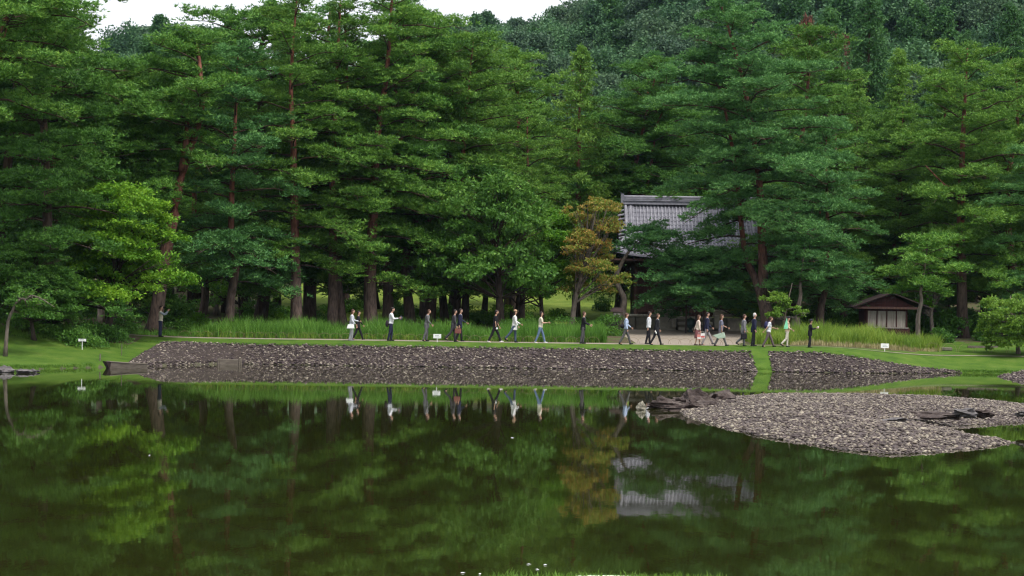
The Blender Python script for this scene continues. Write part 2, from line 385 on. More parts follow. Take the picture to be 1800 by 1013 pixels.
M_STONEL = stone_mat('cobbles_spit', [(0.0, (0.075, 0.056, 0.057)), (0.33, (0.115, 0.095, 0.09)), (0.6, (0.165, 0.14, 0.124)), (0.82, (0.235, 0.2, 0.16)), (1.0, (0.36, 0.325, 0.26))])
M_ROCK = noise_mat('dark_rock', [(0.3, (0.022, 0.016, 0.015)), (0.52, (0.062, 0.046, 0.042)), (0.75, (0.15, 0.125, 0.11))], 3.2, 8, 0.9, 0.9, 9, bdist=0.06)
M_ROCKL = noise_mat('pale_rock', [(0.3, (0.17, 0.155, 0.12)), (0.6, (0.29, 0.27, 0.215))], 3.2, 8, 0.9, 0.7, 9, bdist=0.03)
M_ROCKG = noise_mat('grey_rock', [(0.3, (0.06, 0.054, 0.056)), (0.6, (0.14, 0.128, 0.13))], 3.2, 8, 0.9, 0.7, 9, bdist=0.03)

def stone_verts(pos, size, g, tilt=0.35, B=ICO1, BF=ICO1F):
    "merged low cobbles: pos (n,3), size (n,)"
    n = len(pos)
    nv = len(B); base = B[None] * (1 + (0.2 if nv == 12 else 0.14) * g.standard_normal((n, nv, 1)))
    sc_ = np.stack([size * g.uniform(0.8, 1.5, n), size * g.uniform(0.7, 1.1, n), size * g.uniform(0.32, 0.6, n)], -1) * 0.5
    v = base * sc_[:, None, :]
    a = g.uniform(0, 2 * np.pi, n); ca, sa = np.cos(a), np.sin(a)
    x, y = v[..., 0] * ca[:, None] - v[..., 1] * sa[:, None], v[..., 0] * sa[:, None] + v[..., 1] * ca[:, None]
    z = v[..., 2] + x * (g.uniform(-tilt, tilt, n))[:, None] + y * (g.uniform(-tilt, tilt, n))[:, None]
    V = np.stack([x, y, z], -1) + pos[:, None, :]
    F = BF[None] + (np.arange(n) * nv)[:, None, None]
    return V.reshape(-1, 3), F.reshape(-1, 3)
STONE_PROTO = []
for k in range(6):
    v, f = stone_verts(np.zeros((1, 3)), np.array([1.0]), np.random.default_rng(50 + k), 0.1)
    STONE_PROTO.append((v, f))
def stone_children(parent, pos, size, m, g):
    pm = [mesh('stone', v, f, m, smooth=True) for v, f in STONE_PROTO]
    for p, s in zip(pos, size):
        ob('stone', pm[int(g.integers(6))], parent, tuple(p), (g.uniform(-.2, .2), g.uniform(-.2, .2), g.uniform(0, 6.28)), (s * g.uniform(.9, 1.3), s, s * g.uniform(.8, 1.2)))

def bank(name, x0, x1, seed, nbig, dens=125):
    g = np.random.default_rng(seed)
    # soil bed under the cobbles
    X = np.arange(x0, x1 + 0.01, 0.25); X[-1] = x1
    T = np.linspace(-0.06, 1.0, 9)
    Xa, Ta = np.meshgrid(X, T, indexing='ij'); tt = Ta * TB(Xa); Ya = Sh(Xa) + tt
    Za = np.where(Ta <= 0, -0.15, gz(Xa, Ya) + (0.03 + .04 * (Xa < -14.5)) * np.minimum(1, (1 - Ta) * 5))
    i = np.arange(Xa.size).reshape(Xa.shape)
    q = np.stack([i[:-1, :-1], i[1:, :-1], i[1:, 1:], i[:-1, 1:]], -1).reshape(-1, 4)
    bed = tag(ob(name, mesh(name, np.stack([Xa, Ya, Za], -1), q, M_DARKSOIL, smooth=True)), kind='structure')
    n = int((x1 - x0) * 11 * dens)
    x = g.uniform(x0, x1, n); f = g.uniform(-0.04, 1.03, n); w = TB(x); keep = g.uniform(0, 11, n) < w + 0.1
    x, f, w = x[keep], f[keep], w[keep]
    y = Sh(x) + f * w
    z = np.maximum(gz(x, y), -0.03) + g.uniform(0.0, 0.07, len(x))
    s = np.where(f < 0.1, g.uniform(0.1, 0.22, len(x)), .08 + .14 * g.uniform(0, 1, len(x)) ** 2)
    big = np.argsort(-s)[:nbig]
    rest = np.ones(len(x), bool); rest[big] = False
    V, F = stone_verts(np.stack([x, y, z], -1)[rest], s[rest], g, .35, OCT, OCTF)
    tag(ob('cobbles', mesh('cobbles', V, F, M_STONE, smooth=True), bed), kind='stuff')
    stone_children(bed, np.stack([x, y, z], -1)[big], s[big], M_STONE, g)
    return bed
b = bank('stone_bank', -19.4, 13.4, 11, 180)
b['label'] = 'long purplish cobble bank between the pond and the lawn'
b = bank('stone_bank', 14.2, 25.2, 12, 110)
b['label'] = 'lens-shaped cobble bank right of the narrow grass gap'

def poly_dist(px, py, poly):
    "signed distance (inside positive)"
    pts = np.array(poly, float); n = len(pts)
    d = np.full(px.shape, 1e9); ins = np.zeros(px.shape, bool)
    for i in range(n):
        a, c = pts[i], pts[(i + 1) % n]
        e = c - a; w0, w1 = px - a[0], py - a[1]
        t = np.clip((w0 * e[0] + w1 * e[1]) / (e @ e), 0, 1)
        d = np.minimum(d, np.hypot(w0 - t * e[0], w1 - t * e[1]))
        cond = (a[1] > py) != (c[1] > py)
        xi = e[0] * (py - a[1]) / (e[1] if abs(e[1]) > 1e-9 else 1e-9) + a[0]
        ins ^= cond & (px < xi)
    return np.where(ins, d, -d)
def wl_pt(px, py):
    "pixel on the waterline -> world x,y"
    u, v = px - 900., py - 506.5
    v2 = -u * SR + v * CR
    Y = FPX * H0 / (v2 - VP); p = P(px, py, Y); return (p.x, p.y)
def nfield(x, y, s, o=0.0):
    return np.array([mnoise.noise(Vector((a * s + o, b * s, o))) for a, b in zip(x.ravel(), y.ravel())]).reshape(x.shape)
def spit(name, label, poly, slope, hmax, step, n, srange, seed, m, nbig, clipx=None):
    g = np.random.default_rng(seed); pts = np.array(poly)
    x = np.arange(pts[:, 0].min() - 1, pts[:, 0].max() + 1, step); y = np.arange(pts[:, 1].min() - 1, pts[:, 1].max() + 1, step)
    Xa, Ya = np.meshgrid(x, y, indexing='ij')
    def hz(a, c):
        d = poly_dist(a, c, poly)
        h = np.where(d > 0, hmax * (1 - np.exp(-d * slope / hmax)), d * 0.5)
        return np.maximum(h, -0.5)
    nz = nfield(Xa, Ya, 0.55)
    Za = hz(Xa, Ya) + 0.05 * nz
    i = np.arange(Xa.size).reshape(Xa.shape)
    q = np.stack([i[:-1, :-1], i[1:, :-1], i[1:, 1:], i[:-1, 1:]], -1).reshape(-1, 4)
    zq = Za.ravel()[q].max(1); q = q[zq > -0.3]
    bed = tag(ob(name, mesh(name, np.stack([Xa, Ya, Za], -1), q, M_GRAVEL, smooth=True)), label, kind='structure')
    px_, py_ = g.uniform(x[0], x[-1], n * 3), g.uniform(y[0], y[-1], n * 3)
    d = poly_dist(px_, py_, poly); k = d > -0.07
    px_, py_ = px_[k][:n], py_[k][:n]
    z = np.maximum(hz(px_, py_), -0.02) + 0.05 * nfield(px_, py_, 0.55) + g.uniform(0, 0.035, len(px_))
    s = g.uniform(*srange, len(px_)) * np.where(g.uniform(0, 1, len(px_)) < 0.06, 1.5, 1)
    order = np.argsort(-s / py_); big = order[:nbig]; rest = order[nbig:]
    pos = np.stack([px_, py_, z], -1)
    r1, r2 = rest[:3500], rest[3500:]
    V1, F1 = stone_verts(pos[r1], s[r1], g); V2, F2 = stone_verts(pos[r2], s[r2], g, .35, OCT, OCTF)
    tag(ob('cobbles', mesh('cobbles', np.concatenate([V1, V2]), np.concatenate([F1, F2 + len(V1)]), m, smooth=True), bed), kind='stuff')
    stone_children(bed, pos[big], s[big], m, g)
    return hz
SPIT = [wl_pt(*p) for p in [(1205, 731), (1290, 757), (1400, 778), (1480, 790), (1560, 798), (1640, 796), (1720, 788), (1781, 778), (1735, 770), (1690, 762), (1655, 753), (1680, 748), (1730, 746), (1800, 742)]] + [(15.5, 50.5), (18.5, 62), (17, 65), (11, 65.5), (8.0, 66), (6.6, 63), (5.5, 58)]
spit_h = spit('stone_spit', 'broad flat cobble spit reaching into the pond from the right', SPIT, 0.13, 0.62, 0.22, 28000, (0.055, 0.115), 21, M_STONEL, 280)
SPIT2 = [wl_pt(1755, 662), wl_pt(1775, 666), wl_pt(1803, 674), (26.5, 85.5), (30, 84), (34, 86), (34, 96), (29, 97.5)]
spit2_h = spit('stone_spit', 'grey cobble tip at the right edge near the lawn', SPIT2, 0.3, 1.0, 0.3, 6000, (0.08, 0.17), 22, M_STONE, 40)

def rock(label, loc, dims, seed, m, rz=0.0, rough=0.5, group=None):
    g = np.random.default_rng(seed); V = ICO3.copy()
    for _ in range(9):   # planar cuts give facets
        nrm = g.standard_normal(3); nrm /= np.linalg.norm(nrm); d = g.uniform(0.5, 0.85)
        h = V @ nrm - d; V = V - np.where(h > 0, h, 0)[:, None] * nrm
    nz = np.array([mnoise.noise(Vector(p) * 2.3 + Vector((seed, 0, 0))) + 0.7 * mnoise.noise(Vector(p) * 5.1 + Vector((0, seed, 0))) for p in V.tolist()])
    V = V * (1 + rough * nz)[:, None]
    V = V * (np.array(dims) / 2) * np.array([1, 1, .85])
    o = ob('rock', mesh('rock', V, ICO3F, m), None, loc, (0, 0, rz))
    return tag(o, label, 'rock', group)
def on_px(px, py, Y): return P(px, py, Y)
for k, (lab, px, py, Y, dims, m) in enumerate([
    ('dark low rock at the left end of the spit, touching the water', 1172, 711, 57.5, (1.3, .9, .5), M_ROCK),
    ('largest dark jagged rock on the head of the spit', 1222, 706, 59, (1.5, 1.1, .95), M_ROCK),
    ('flat brown rock slab on the waterline in front of the jagged rock', 1205, 719, 56.5, (1.9, .9, .42), M_ROCK),
    ('rounded brown rock behind the slab, right of the jagged rock', 1262, 704, 60, (1.9, 1.0, .75), M_ROCK),
    ('small pale grey rock standing behind the jagged rock', 1211, 696, 60.5, (.42, .4, .6), M_ROCKG),
    ('dark wedge rock where the rock group meets the cobbles', 1285, 712, 58, (1.1, .7, .35), M_ROCK),
    ('brown rough rock between the low left rock and the jagged rock', 1196, 709, 58, (1.0, .8, .55), M_ROCK),
    ('low dark rock just above the slab and right of the jagged rock', 1243, 713, 57.3, (1.2, .7, .45), M_ROCK),
    ('pale triangular rock standing alone in the water', 1127, 718, 56.3, (.3, .26, .42), M_ROCKL),
    ('long dark sunken rock ledge in the middle of the spit', 1645, 731, 50, (1.9, .8, .3), M_ROCK),
    ('rounded grey boulder in the middle of the cobble spit', 1697, 726, 49.5, (.72, .55, .34), M_ROCKG),
    ('dark brown boulder right of the rounded grey boulder', 1728, 727, 49.6, (.6, .5, .3), M_ROCK),
    ('grey flat rock set in the spit at the right edge', 1795, 728, 49.5, (.6, .5, .22), M_ROCKG),
    ('grey flat rock sunk in the cobbles left of the ledge', 1572, 738, 49, (.8, .6, .14), M_ROCKG),
]):
    p = on_px(px, py, Y); rock(lab, (p.x, p.y, p.z), dims, 300 + k, m, 0.3 * k)
for k, (lab, px, py, dims) in enumerate([
    ('rough grey rock in the water at the left edge', 6, 655, (.9, .7, .5)),
    ('low broken rock in the water below the left lawn', 42, 656, (.8, .5, .3)),
    ('small broken rock beside the low rock below the left lawn', 58, 655, (.5, .4, .24))]):
    x, y = wl_pt(px, py); rock(lab, (x, y, 0.06), dims, 340 + k, M_ROCKG)
# ------------------------------------------------------------------ trees
def catmull(pts, n):
    p = np.array(pts, float); p = np.vstack([2 * p[0] - p[1], p, 2 * p[-1] - p[-2]])
    m = len(p) - 3; u = np.linspace(0, m, n); i = np.minimum(u.astype(int), m - 1); t = (u - i)[:, None]
    a, b, c, d = p[i], p[i + 1], p[i + 2], p[i + 3]
    return 0.5 * ((2 * b) + (c - a) * t + (2 * a - 5 * b + 4 * c - d) * t ** 2 + (3 * b - a - 3 * c + d) * t ** 3)

def rand_dirs(g, n, zlo, zhi):
    a = g.uniform(0, 2 * np.pi, n); z = g.uniform(zlo, zhi, n); h = np.sqrt(np.maximum(0, 1 - z * z))
    return np.stack([h * np.cos(a), h * np.sin(a), z], -1)
def perp(d, g):
    r = g.standard_normal(d.shape); p = np.cross(d, r); return p / (np.linalg.norm(p, axis=1, keepdims=True) + 1e-9)

def pad_points(g, C, RX, RZ, N, dome=0.6):
    "points in flattened, lobed pads. C (k,3), RX (k,), RZ (k,), N (k,) -> pos, pad index, radial frac"
    k = np.repeat(np.arange(len(C)), N); n = len(k)
    a = g.uniform(0, 2 * np.pi, n); r = np.sqrt(g.uniform(0, 1, n))
    ph = g.uniform(0, 6.28, (len(C), 3)); el = g.uniform(0.6, 1.0, len(C)); ya = g.uniform(0, 3.14, len(C))
    lob = 1 + 0.22 * np.sin(3 * a + ph[k, 0]) + 0.16 * np.sin(5 * a + ph[k, 1]) + 0.1 * np.sin(9 * a + ph[k, 2])
    rr = r * lob * RX[k]
    x, y = rr * np.cos(a), rr * np.sin(a) * el[k]
    X, Y = x * np.cos(ya[k]) - y * np.sin(ya[k]), x * np.sin(ya[k]) + y * np.cos(ya[k])
    z = RZ[k] * ((1 - (r ** 2)) * dome + g.uniform(-0.6, 0.45, n))
    return C[k] + np.stack([X, Y, z], -1), k, r

def needle_mesh(g, pos, outw, nb=4, L=(0.18, 0.34), W=0.055, zlo=0.0, zhi=0.85):
    "tufts of tapering blades at pos; outw (n,3) bias direction"
    n = len(pos); p = np.repeat(pos, nb, 0); o = np.repeat(outw, nb, 0)
    d = rand_dirs(g, n * nb, zlo, zhi) + o * 0.7; d /= np.linalg.norm(d, axis=1, keepdims=True)
    ln = g.uniform(*L, n * nb)[:, None]; s = perp(d, g) * (W * 0.5)
    V = np.stack([p - s, p + s, p + d * ln], 1).reshape(-1, 3)
    return V, np.arange(n * nb * 3).reshape(-1, 3)

def leaf_mesh(g, pos, L=(0.12, 0.22), asp=0.6, zlo=0.2, zhi=1.0, droop=0.0):
    "diamond leaves with normals in the cone zlo..zhi"
    n = len(pos); nr = rand_dirs(g, n, zlo, zhi); d = perp(nr, g); d[:, 2] -= droop; d /= np.linalg.norm(d, axis=1, keepdims=True)
    s = np.cross(nr, d); s /= np.linalg.norm(s, axis=1, keepdims=True) + 1e-9
    ln = g.uniform(*L, n)[:, None]
    V = np.stack([pos, pos + d * ln * 0.5 + s * ln * asp * 0.5, pos + d * ln - nr * ln * 0.12, pos + d * ln * 0.5 - s * ln * asp * 0.5], 1).reshape(-1, 3)
    i = np.arange(n) * 4
    return V, np.stack([i, i + 1, i + 2, i + 3], -1)

def stem_mesh(name, stems, m, n=9):
    b = MB()
    for pts, rad, k in stems: b.tube(pts, rad, k or n)
    me = bpy.data.meshes.new(name); me.from_pydata(b.v, [], b.f); me.materials.append(m)
    me.polygons.foreach_set('use_smooth', [True] * len(me.polygons)); me.update()
    return me

def finish_tree(name, label, cat, base, stems, bark, crownV, crownF, leafm, group=None, rz=0.0, nt=1, limbm=None):
    t = thing(name, label, cat, base, rz, group)
    ob('trunk', stem_mesh('trunk', stems[:nt], bark), t)
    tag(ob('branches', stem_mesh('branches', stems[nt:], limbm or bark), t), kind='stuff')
    ob('crown', mesh('crown', crownV, crownF, leafm), t)
    return t

def curve_limb(g, start, az, L, rise, droop, seg=6):
    "curved limb -> points"
    s = np.linspace(0, 1, seg)
    bend = g.uniform(-0.35, 0.35)
    a = az + bend * s
    step = L / (seg - 1)
    x = np.concatenate([[0], np.cumsum(np.cos(a[:-1]) * step)]); y = np.concatenate([[0], np.cumsum(np.sin(a[:-1]) * step)])
    z = L * (rise * s - droop * s ** 2) + g.normal(0, 0.03 * L, seg) * s
    return np.array(start) + np.stack([x, y, z], -1)

def pine(label, Y, pts, r0, s0=0.35, Rm=4.5, nl=26, seed=1, m=None, bark=None, prof=None, forks=(), extra=(), tuft=80, padr=1.0, group=None, name='pine_tree', ydev=0.6, azbias=None, lowdroop=0.1, bare=()):
    "pts: [(px,py), ...] base to top as seen in the photograph; extra: limbs [(trunk frac, azimuth, length, rise)]"
    g = np.random.default_rng(seed)
    base = P(pts[0][0], pts[0][1], Y); base.z = gz1(base.x, Y) - 0.05
    W = [np.array(P(px, py, Y + (g.uniform(-ydev, ydev) if 0 < i else 0))) - np.array(base) for i, (px, py) in enumerate(pts)]
    W[0] = np.zeros(3)
    T = catmull(W, 22); Ht = T[-1, 2]
    sfr = np.linspace(0, 1, 22)
    rad = r0 * (1 - 0.86 * sfr ** 1.1); rad[0] *= 1.35; rad[1] *= 1.1
    stems = [(T, rad, 10)]; trunks = [(T, rad)]
    for f in forks:
        q = [np.array(P(px, py, Y + g.uniform(-ydev, ydev))) - np.array(base) for px, py in f]
        q = catmull(q, 14); rr = r0 * 0.62 * (1 - 0.85 * np.linspace(0, 1, 14)); stems.append((q, rr, 8)); trunks.append((q, rr))
    for f in bare:
        q = catmull([np.array(P(px, py, Y - .6 - .5 * j)) - np.array(base) for j, (px, py) in enumerate(f)], 9); stems.append((q, np.linspace(.1, .03, 9), 6))
    prof = prof or [(0, .7), (.25, 1), (.55, .92), (.8, .66), (1, .22)]
    C, RX = [], []
    limbs = []
    for ti, (q, rr) in enumerate(trunks):
        k = nl if ti == 0 else max(6, nl // 3)
        lo = s0 if ti == 0 else 0.35
        for i in range(k):
            c = (i + g.uniform(0, .9)) / k; s = lo + (1 - lo) * c ** 0.9 * 0.985
            az = i * 2.399 + g.uniform(-.45, .45)
            if azbias is not None and g.uniform() < 0.45: az = azbias + g.normal(0, 0.7)
            L = Rm * float(interp(c, prof)) * g.uniform(.72, 1.12) * (1 if ti == 0 else .7)
            limbs.append((q, rr, s, az, L, 0.12 + 0.38 * c, lowdroop + 0.34 * (1 - c)))
    for s, az, L, rise in extra: limbs.append((T, rad, s, az, L, rise, 0.12))
    for q, rr, s, az, L, rise, droop in limbs:
        i = s * (len(q) - 1); i0 = int(min(i, len(q) - 2)); st = q[i0] * (1 - (i - i0)) + q[i0 + 1] * (i - i0)
        lp = curve_limb(g, st, az, L, rise, droop)
        lr = min(0.5 * rr[i0], 0.02 + 0.011 * L); stems.append((lp, np.linspace(lr, 0.015, len(lp)), 5))
        npad = int(3 + L * 2.1)
        for j in range(npad):
            f = 0.14 + 0.86 * (j + g.uniform(0, 1)) / npad
            i2 = f * (len(lp) - 1); a0 = int(min(i2, len(lp) - 2)); pc = lp[a0] * (1 - (i2 - a0)) + lp[a0 + 1] * (i2 - a0)
            side = g.uniform(-1, 1) * 0.3 * L * (1.15 - 0.6 * f) * (1 if j < npad - 1 else 0.1)
            pe = pc + np.array([-math.sin(az) * side, math.cos(az) * side, g.uniform(0.05, 0.4)])
            if abs(side) > 0.45: stems.append(([pc, (pc + pe) / 2 + np.array([0, 0, -.05]), pe], [0.028, 0.02, 0.01], 4))
            C.append(pe); RX.append(padr * g.uniform(0.5, 1.2) * (0.62 + 0.075 * L))
    for q, _ in trunks:
        for j in range(4): C.append(q[-1] + np.array([g.uniform(-.6, .6), g.uniform(-.6, .6), g.uniform(-.7, .25)])); RX.append(g.uniform(.5, .85) * padr)
    C, RX = np.array(C), np.array(RX)
    N = np.maximum(5, (tuft * RX ** 1.8 / 5.5).astype(int))
    pos, k, r = pad_points(g, C, RX, 0.27 * RX + 0.1, N, .85)
    hd_ = C - np.array([T[int(i)] for i in np.clip(np.searchsorted(T[:, 2], C[:, 2]), 0, len(T) - 1)]); hl = np.linalg.norm(hd_[:, :2], axis=1) + .3
    rel = pos - C[k]; pos[:, 2] += .04 * (rel[:, 0] * hd_[k, 0] + rel[:, 1] * hd_[k, 1]) / hl[k]
    # every point becomes a brush of several tufts, so the pads break into small clumps
    out = pos - C[k]; out[:, 2] = 0; out /= (RX[k] + .01)[:, None]
    q = np.repeat(np.arange(len(pos)), 7); cs = g.uniform(.7, 1.35, len(pos))[q]; sub_ = rand_dirs(g, len(q), -.2, 1) * (g.uniform(.25, 1, len(q)) ** .6 * cs * .24)[:, None]
    p2 = pos[q] + sub_ * np.array([1.2, 1.2, .5]); o2 = out[q] * .4 + sub_ * 3.5
    V, F = needle_mesh(g, p2, o2, 3, (.14, .29), .066, -.05, .8)
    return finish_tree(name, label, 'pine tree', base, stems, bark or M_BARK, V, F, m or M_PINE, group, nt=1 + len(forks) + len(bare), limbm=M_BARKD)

def cluster_tree(name, label, cat, Y, pts, r0, blobs, leafm, bark, seed, n, L, asp=0.6, zlo=0.0, zhi=1.0, droop=0.0, shell=0.45, group=None, flat=1.0, nlimb=10):
    "leafy tree: blobs [(dx,dy,dz,rx,rz)] in metres from the base, leaves spread in their outer shells"
    g = np.random.default_rng(seed)
    base = P(pts[0][0], pts[0][1], Y); base.z = gz1(base.x, Y) - 0.05
    W = [np.array(P(px, py, Y + (g.uniform(-.3, .3) if i else 0))) - np.array(base) for i, (px, py) in enumerate(pts)]; W[0] = np.zeros(3)
    T = catmull(W, 14); rad = r0 * (1 - 0.85 * np.linspace(0, 1, 14)); rad[0] *= 1.3
    stems = [(T, rad, 9)]
    B = np.array(blobs, float)
    for b in B:
        s = min(0.9, max(0.3, (b[2] - b[4]) / max(T[-1, 2], .1) * 0.75)); st = T[int(s * 13)]
        c = b[:3]; mid = (st + c) / 2 + g.normal(0, .15, 3)
        stems.append((catmull([st, mid, c], 6), np.linspace(min(.5 * rad[int(s * 13)], .07), .012, 6), 5))
        for _ in range(3):
            e = c + g.normal(0, .45, 3) * np.array([b[3], b[3], b[4]]); stems.append(([mid, (mid + e) / 2 + g.normal(0, .08, 3), e], [.03, .02, .008], 4))
    vol = B[:, 3] ** 2; N = np.maximum(30, (n * vol / vol.sum()).astype(int))
    # sub-clumps inside each blob give light and dark lumps
    k = np.repeat(np.arange(len(B)), np.maximum(4, N // 60)); d = rand_dirs(g, len(k), -0.75, 1.0); rr = g.uniform(shell, 1.0, len(k))
    cc = B[k, :3] + d * rr[:, None] * np.stack([B[k, 3], B[k, 3], B[k, 4]], -1)
    cr = B[k, 3] * g.uniform(.2, .38, len(k)) + .1
    M = max(20, int(n / len(k)))
    pos, kk, r = pad_points(g, cc, cr, cr * 0.5 * flat, np.full(len(k), M), 0.5)
    V, F = leaf_mesh(g, pos, L, asp, zlo, zhi, droop)
    return finish_tree(name, label, cat, base, stems, bark, V, F, leafm, group)

def cone_tree(name, label, cat, Y, px, ptop, pbase, Rb, leafm, bark, seed, n=9000, L=(0.2, 0.4), droop=0.5, s0=0.12, group=None, tufty=0.75, power=0.8):
    "conical conifer with whorled, hanging sprays"
    g = np.random.default_rng(seed)
    base = P(px, pbase, Y); base.z = gz1(base.x, Y) - .05
    Ht = P(px, ptop, Y).z - base.z
    T = np.stack([g.normal(0, .03, 12), g.normal(0, .03, 12), np.linspace(0, Ht, 12)], -1)
    stems = [(T, np.linspace(.018 * Ht, .02, 12), 8)]
    C, RX = [], []
    nb = int(Ht * 5)
    for i in range(nb):
        s = s0 + (1 - s0) * (i + g.uniform(0, 1)) / nb; z = s * Ht
        L_ = (Rb * (1 - (s - s0) / (1 - s0)) ** power + .15) * g.uniform(.6, 1.1); az = i * 2.399 + g.uniform(-.4, .4)
        e = np.array([math.cos(az) * L_, math.sin(az) * L_, z - .12 * L_]); st = np.array([0, 0, z])
        stems.append(([st, (st + e) / 2 + np.array([0, 0, .1 * L_]), e], [.035, .022, .008], 4))
        for f in np.linspace(.45, 1, max(2, int(L_ * 1.3) + 1)):
            C.append(st * (1 - f) + e * f + g.normal(0, .12, 3)); RX.append((.3 + .16 * L_) * g.uniform(.7, 1.2))
    C, RX = np.array(C), np.array(RX)
    N = np.full(len(C), max(10, n // len(C)))
    pos, k, r = pad_points(g, C, RX, RX * tufty, N, .4)
    V, F = leaf_mesh(g, pos, L, .35, -.2, 1.0, droop)
    return finish_tree(name, label, cat, base, stems, bark, V, F, leafm, group)

PI = math.pi
KEY = {}
# --- left group
KEY['L0'] = pine('tall pine at the left edge whose trunk leans out of the picture top', 87, [(-62, 610), (-45, 400), (-20, 180), (8, 40), (30, -90)], .42, .5, 5.6, 26, 101, M_PINE, extra=[(.45, -1.5, 4.5, .05), (.55, -1.4, 4.2, .05), (.62, -1.6, 4.0, .1), (.86, 0.1, 6.0, .1), (.92, 0.35, 5.6, .05), (.78, -.2, 4.4, .0)])
KEY['L1'] = pine('dark wide pine with low hanging boughs above the left lawn', 96, [(92, 585), (85, 450), (78, 250), (70, 110), (80, 40)], .36, .1, 5.5, 34, 102, M_PINE, padr=1.1, bark=M_BARKD, extra=[(.18, -1.5, 4.4, .02), (.28, -1.3, 4.6, .05), (.36, -1.7, 4.6, .05), (.45, -1.5, 4.4, .08), (.55, -1.6, 4.2, .1), (.66, -1.4, 3.6, .15), (.78, -1.6, 2.8, .2)])
KEY['L2'] = pine('pine with bare forked red trunk left of the man with the camera', 105, [(268, 590), (277, 535), (293, 430), (305, 380), (318, 310), (338, 250), (354, 190), (350, 110), (345, 75)], .44, .4, 5.0, 26, 103, M_PINE, forks=[[(320, 300), (326, 255), (328, 205), (318, 150)]], azbias=PI)
KEY['L3'] = pine('pine with slim curved trunk standing at the left end of the iris bed', 108, [(402, 580), (405, 525), (414, 470), (406, 430), (407, 330), (411, 262), (415, 160), (418, 85)], .30, .2, 5.0, 32, 104, M_PINEB)
KEY['L4'] = pine('tall pine with straight red trunk bare up to mid height', 110, [(521, 580), (519, 470), (517, 380), (515, 250), (511, 140), (522, -16)], .36, .2, 5.4, 34, 105, M_PINEY)
KEY['L5'] = pine('pine with left trunk of the close pair at the middle of the iris bed', 113, [(584, 580), (585, 450), (584, 330), (586, 250), (592, 120), (600, -40)], .33, .2, 4.8, 32, 106, M_PINEY)
KEY['L6'] = pine('pine with thick grey-lit trunk behind the iris bed', 114, [(652, 580), (650, 500), (655, 380), (662, 250), (680, 120), (690, -28)], .46, .2, 5.6, 36, 107, M_PINE, extra=[(.3, -1.5, 3.8, .02), (.42, -1.4, 3.8, .05), (.55, -1.7, 3.6, .1), (.68, -1.5, 3.0, .15), (.9, .15, 5.2, .12)])
KEY['M1'] = pine('rounded pale green pine top just left of the distant hill', 122, [(800, 575), (806, 470), (810, 330), (820, 180), (832, 68)], .3, .16, 5.2, 36, 108, M_PINEY)
# --- in front of the temple
KEY['B1'] = pine('large spreading pine with two bending stems in front of the temple roof', 117, [(1352, 575), (1346, 545), (1338, 520), (1341, 470), (1338, 410), (1335, 330), (1322, 230), (1300, 120), (1268, 12)], .46, .52, 7.2, 42, 109, M_PINEB, bark=M_BARK, prof=[(0, .85), (.25, 1), (.55, .85), (.8, .55), (1, .15)],
    forks=[[(1338, 522), (1326, 488), (1312, 458), (1304, 410), (1298, 345), (1285, 250), (1262, 150), (1225, 95)]], extra=[(.40, PI - .25, 6.2, .1), (.25, .2, 3.0, -.1), (.3, -.4, 3.4, 0), (.36, .1, 4.0, 0), (.42, .3, 4.4, 0), (.46, -.3, 4.4, 0)], padr=1.05)
KEY['B2'] = pine('low flat-topped pine propped on poles in front of the temple', 120, [(1228, 585), (1226, 560), (1236, 530), (1226, 500), (1232, 475)], .2, .38, 4.9, 28, 110, M_PINEB, prof=[(0, 1), (.5, .95), (1, .6)], padr=1.0, lowdroop=.05, tuft=95, ydev=.1)
KEY['B3'] = pine('crooked bare-trunked pine at the left corner of the temple', 119, [(1094, 585), (1094, 553), (1096, 525), (1089, 510), (1082, 490), (1090, 468), (1100, 449), (1114, 433), (1140, 415)], .26, .8, 3.0, 8, 111, M_PINEB, prof=[(0, .9), (1, .9)], azbias=0.0, bark=M_BARKG, ydev=.1)
# --- right
KEY['R2'] = pine('big pine with straight trunk and bare broken boughs on the right', 122, [(1691, 590), (1690, 500), (1688, 400), (1690, 300), (1694, 200), (1700, 85)], .4, .16, 6.4, 36, 112, M_PINEY, bark=M_BARK, padr=1.12, bare=[[(1688, 395), (1650, 424), (1612, 447)], [(1690, 332), (1662, 326), (1626, 291)], [(1690, 345), (1672, 338), (1655, 322)]])
KEY['R3'] = pine('small pine with bent pale trunk in front of the shed', 112, [(1614, 590), (1613, 560), (1619, 530), (1618, 508), (1625, 470), (1630, 425)], .17, .52, 2.9, 14, 113, M_PINE, bark=M_BARKG, padr=.9, ydev=.05)
def cp(key, px, Y, ptop, label, group=None, rz=None, g=[np.random.default_rng(5)], wide=1.0, m=None):
    "copy a key tree so that its top reaches photo row ptop"
    src = KEY[key]
    x = XW(px, Y); z = gz1(x, Y) - .05
    zmax = src['height']
    sc_ = (P(px, ptop, Y).z - z) / zmax
    o = copy_thing(src, (x, Y, z), g[0].uniform(0, 6.28) if rz is None else rz, (sc_ * wide, sc_ * wide, sc_), label, group)
    if m:
        for ch in o.children:
            if ch.name.startswith('crown'): ch.material_slots[0].link = 'OBJECT'; ch.material_slots[0].material = m
    return o
def setheights():
    for k, o in KEY.items():
        if 'height' not in o:
            v = [ch for ch in o.children if ch.name.startswith('crown')][0].data
            a = np.empty(len(v.vertices) * 3, np.float32); v.vertices.foreach_get('co', a); o['height'] = float(a.reshape(-1, 3)[:, 2].max())

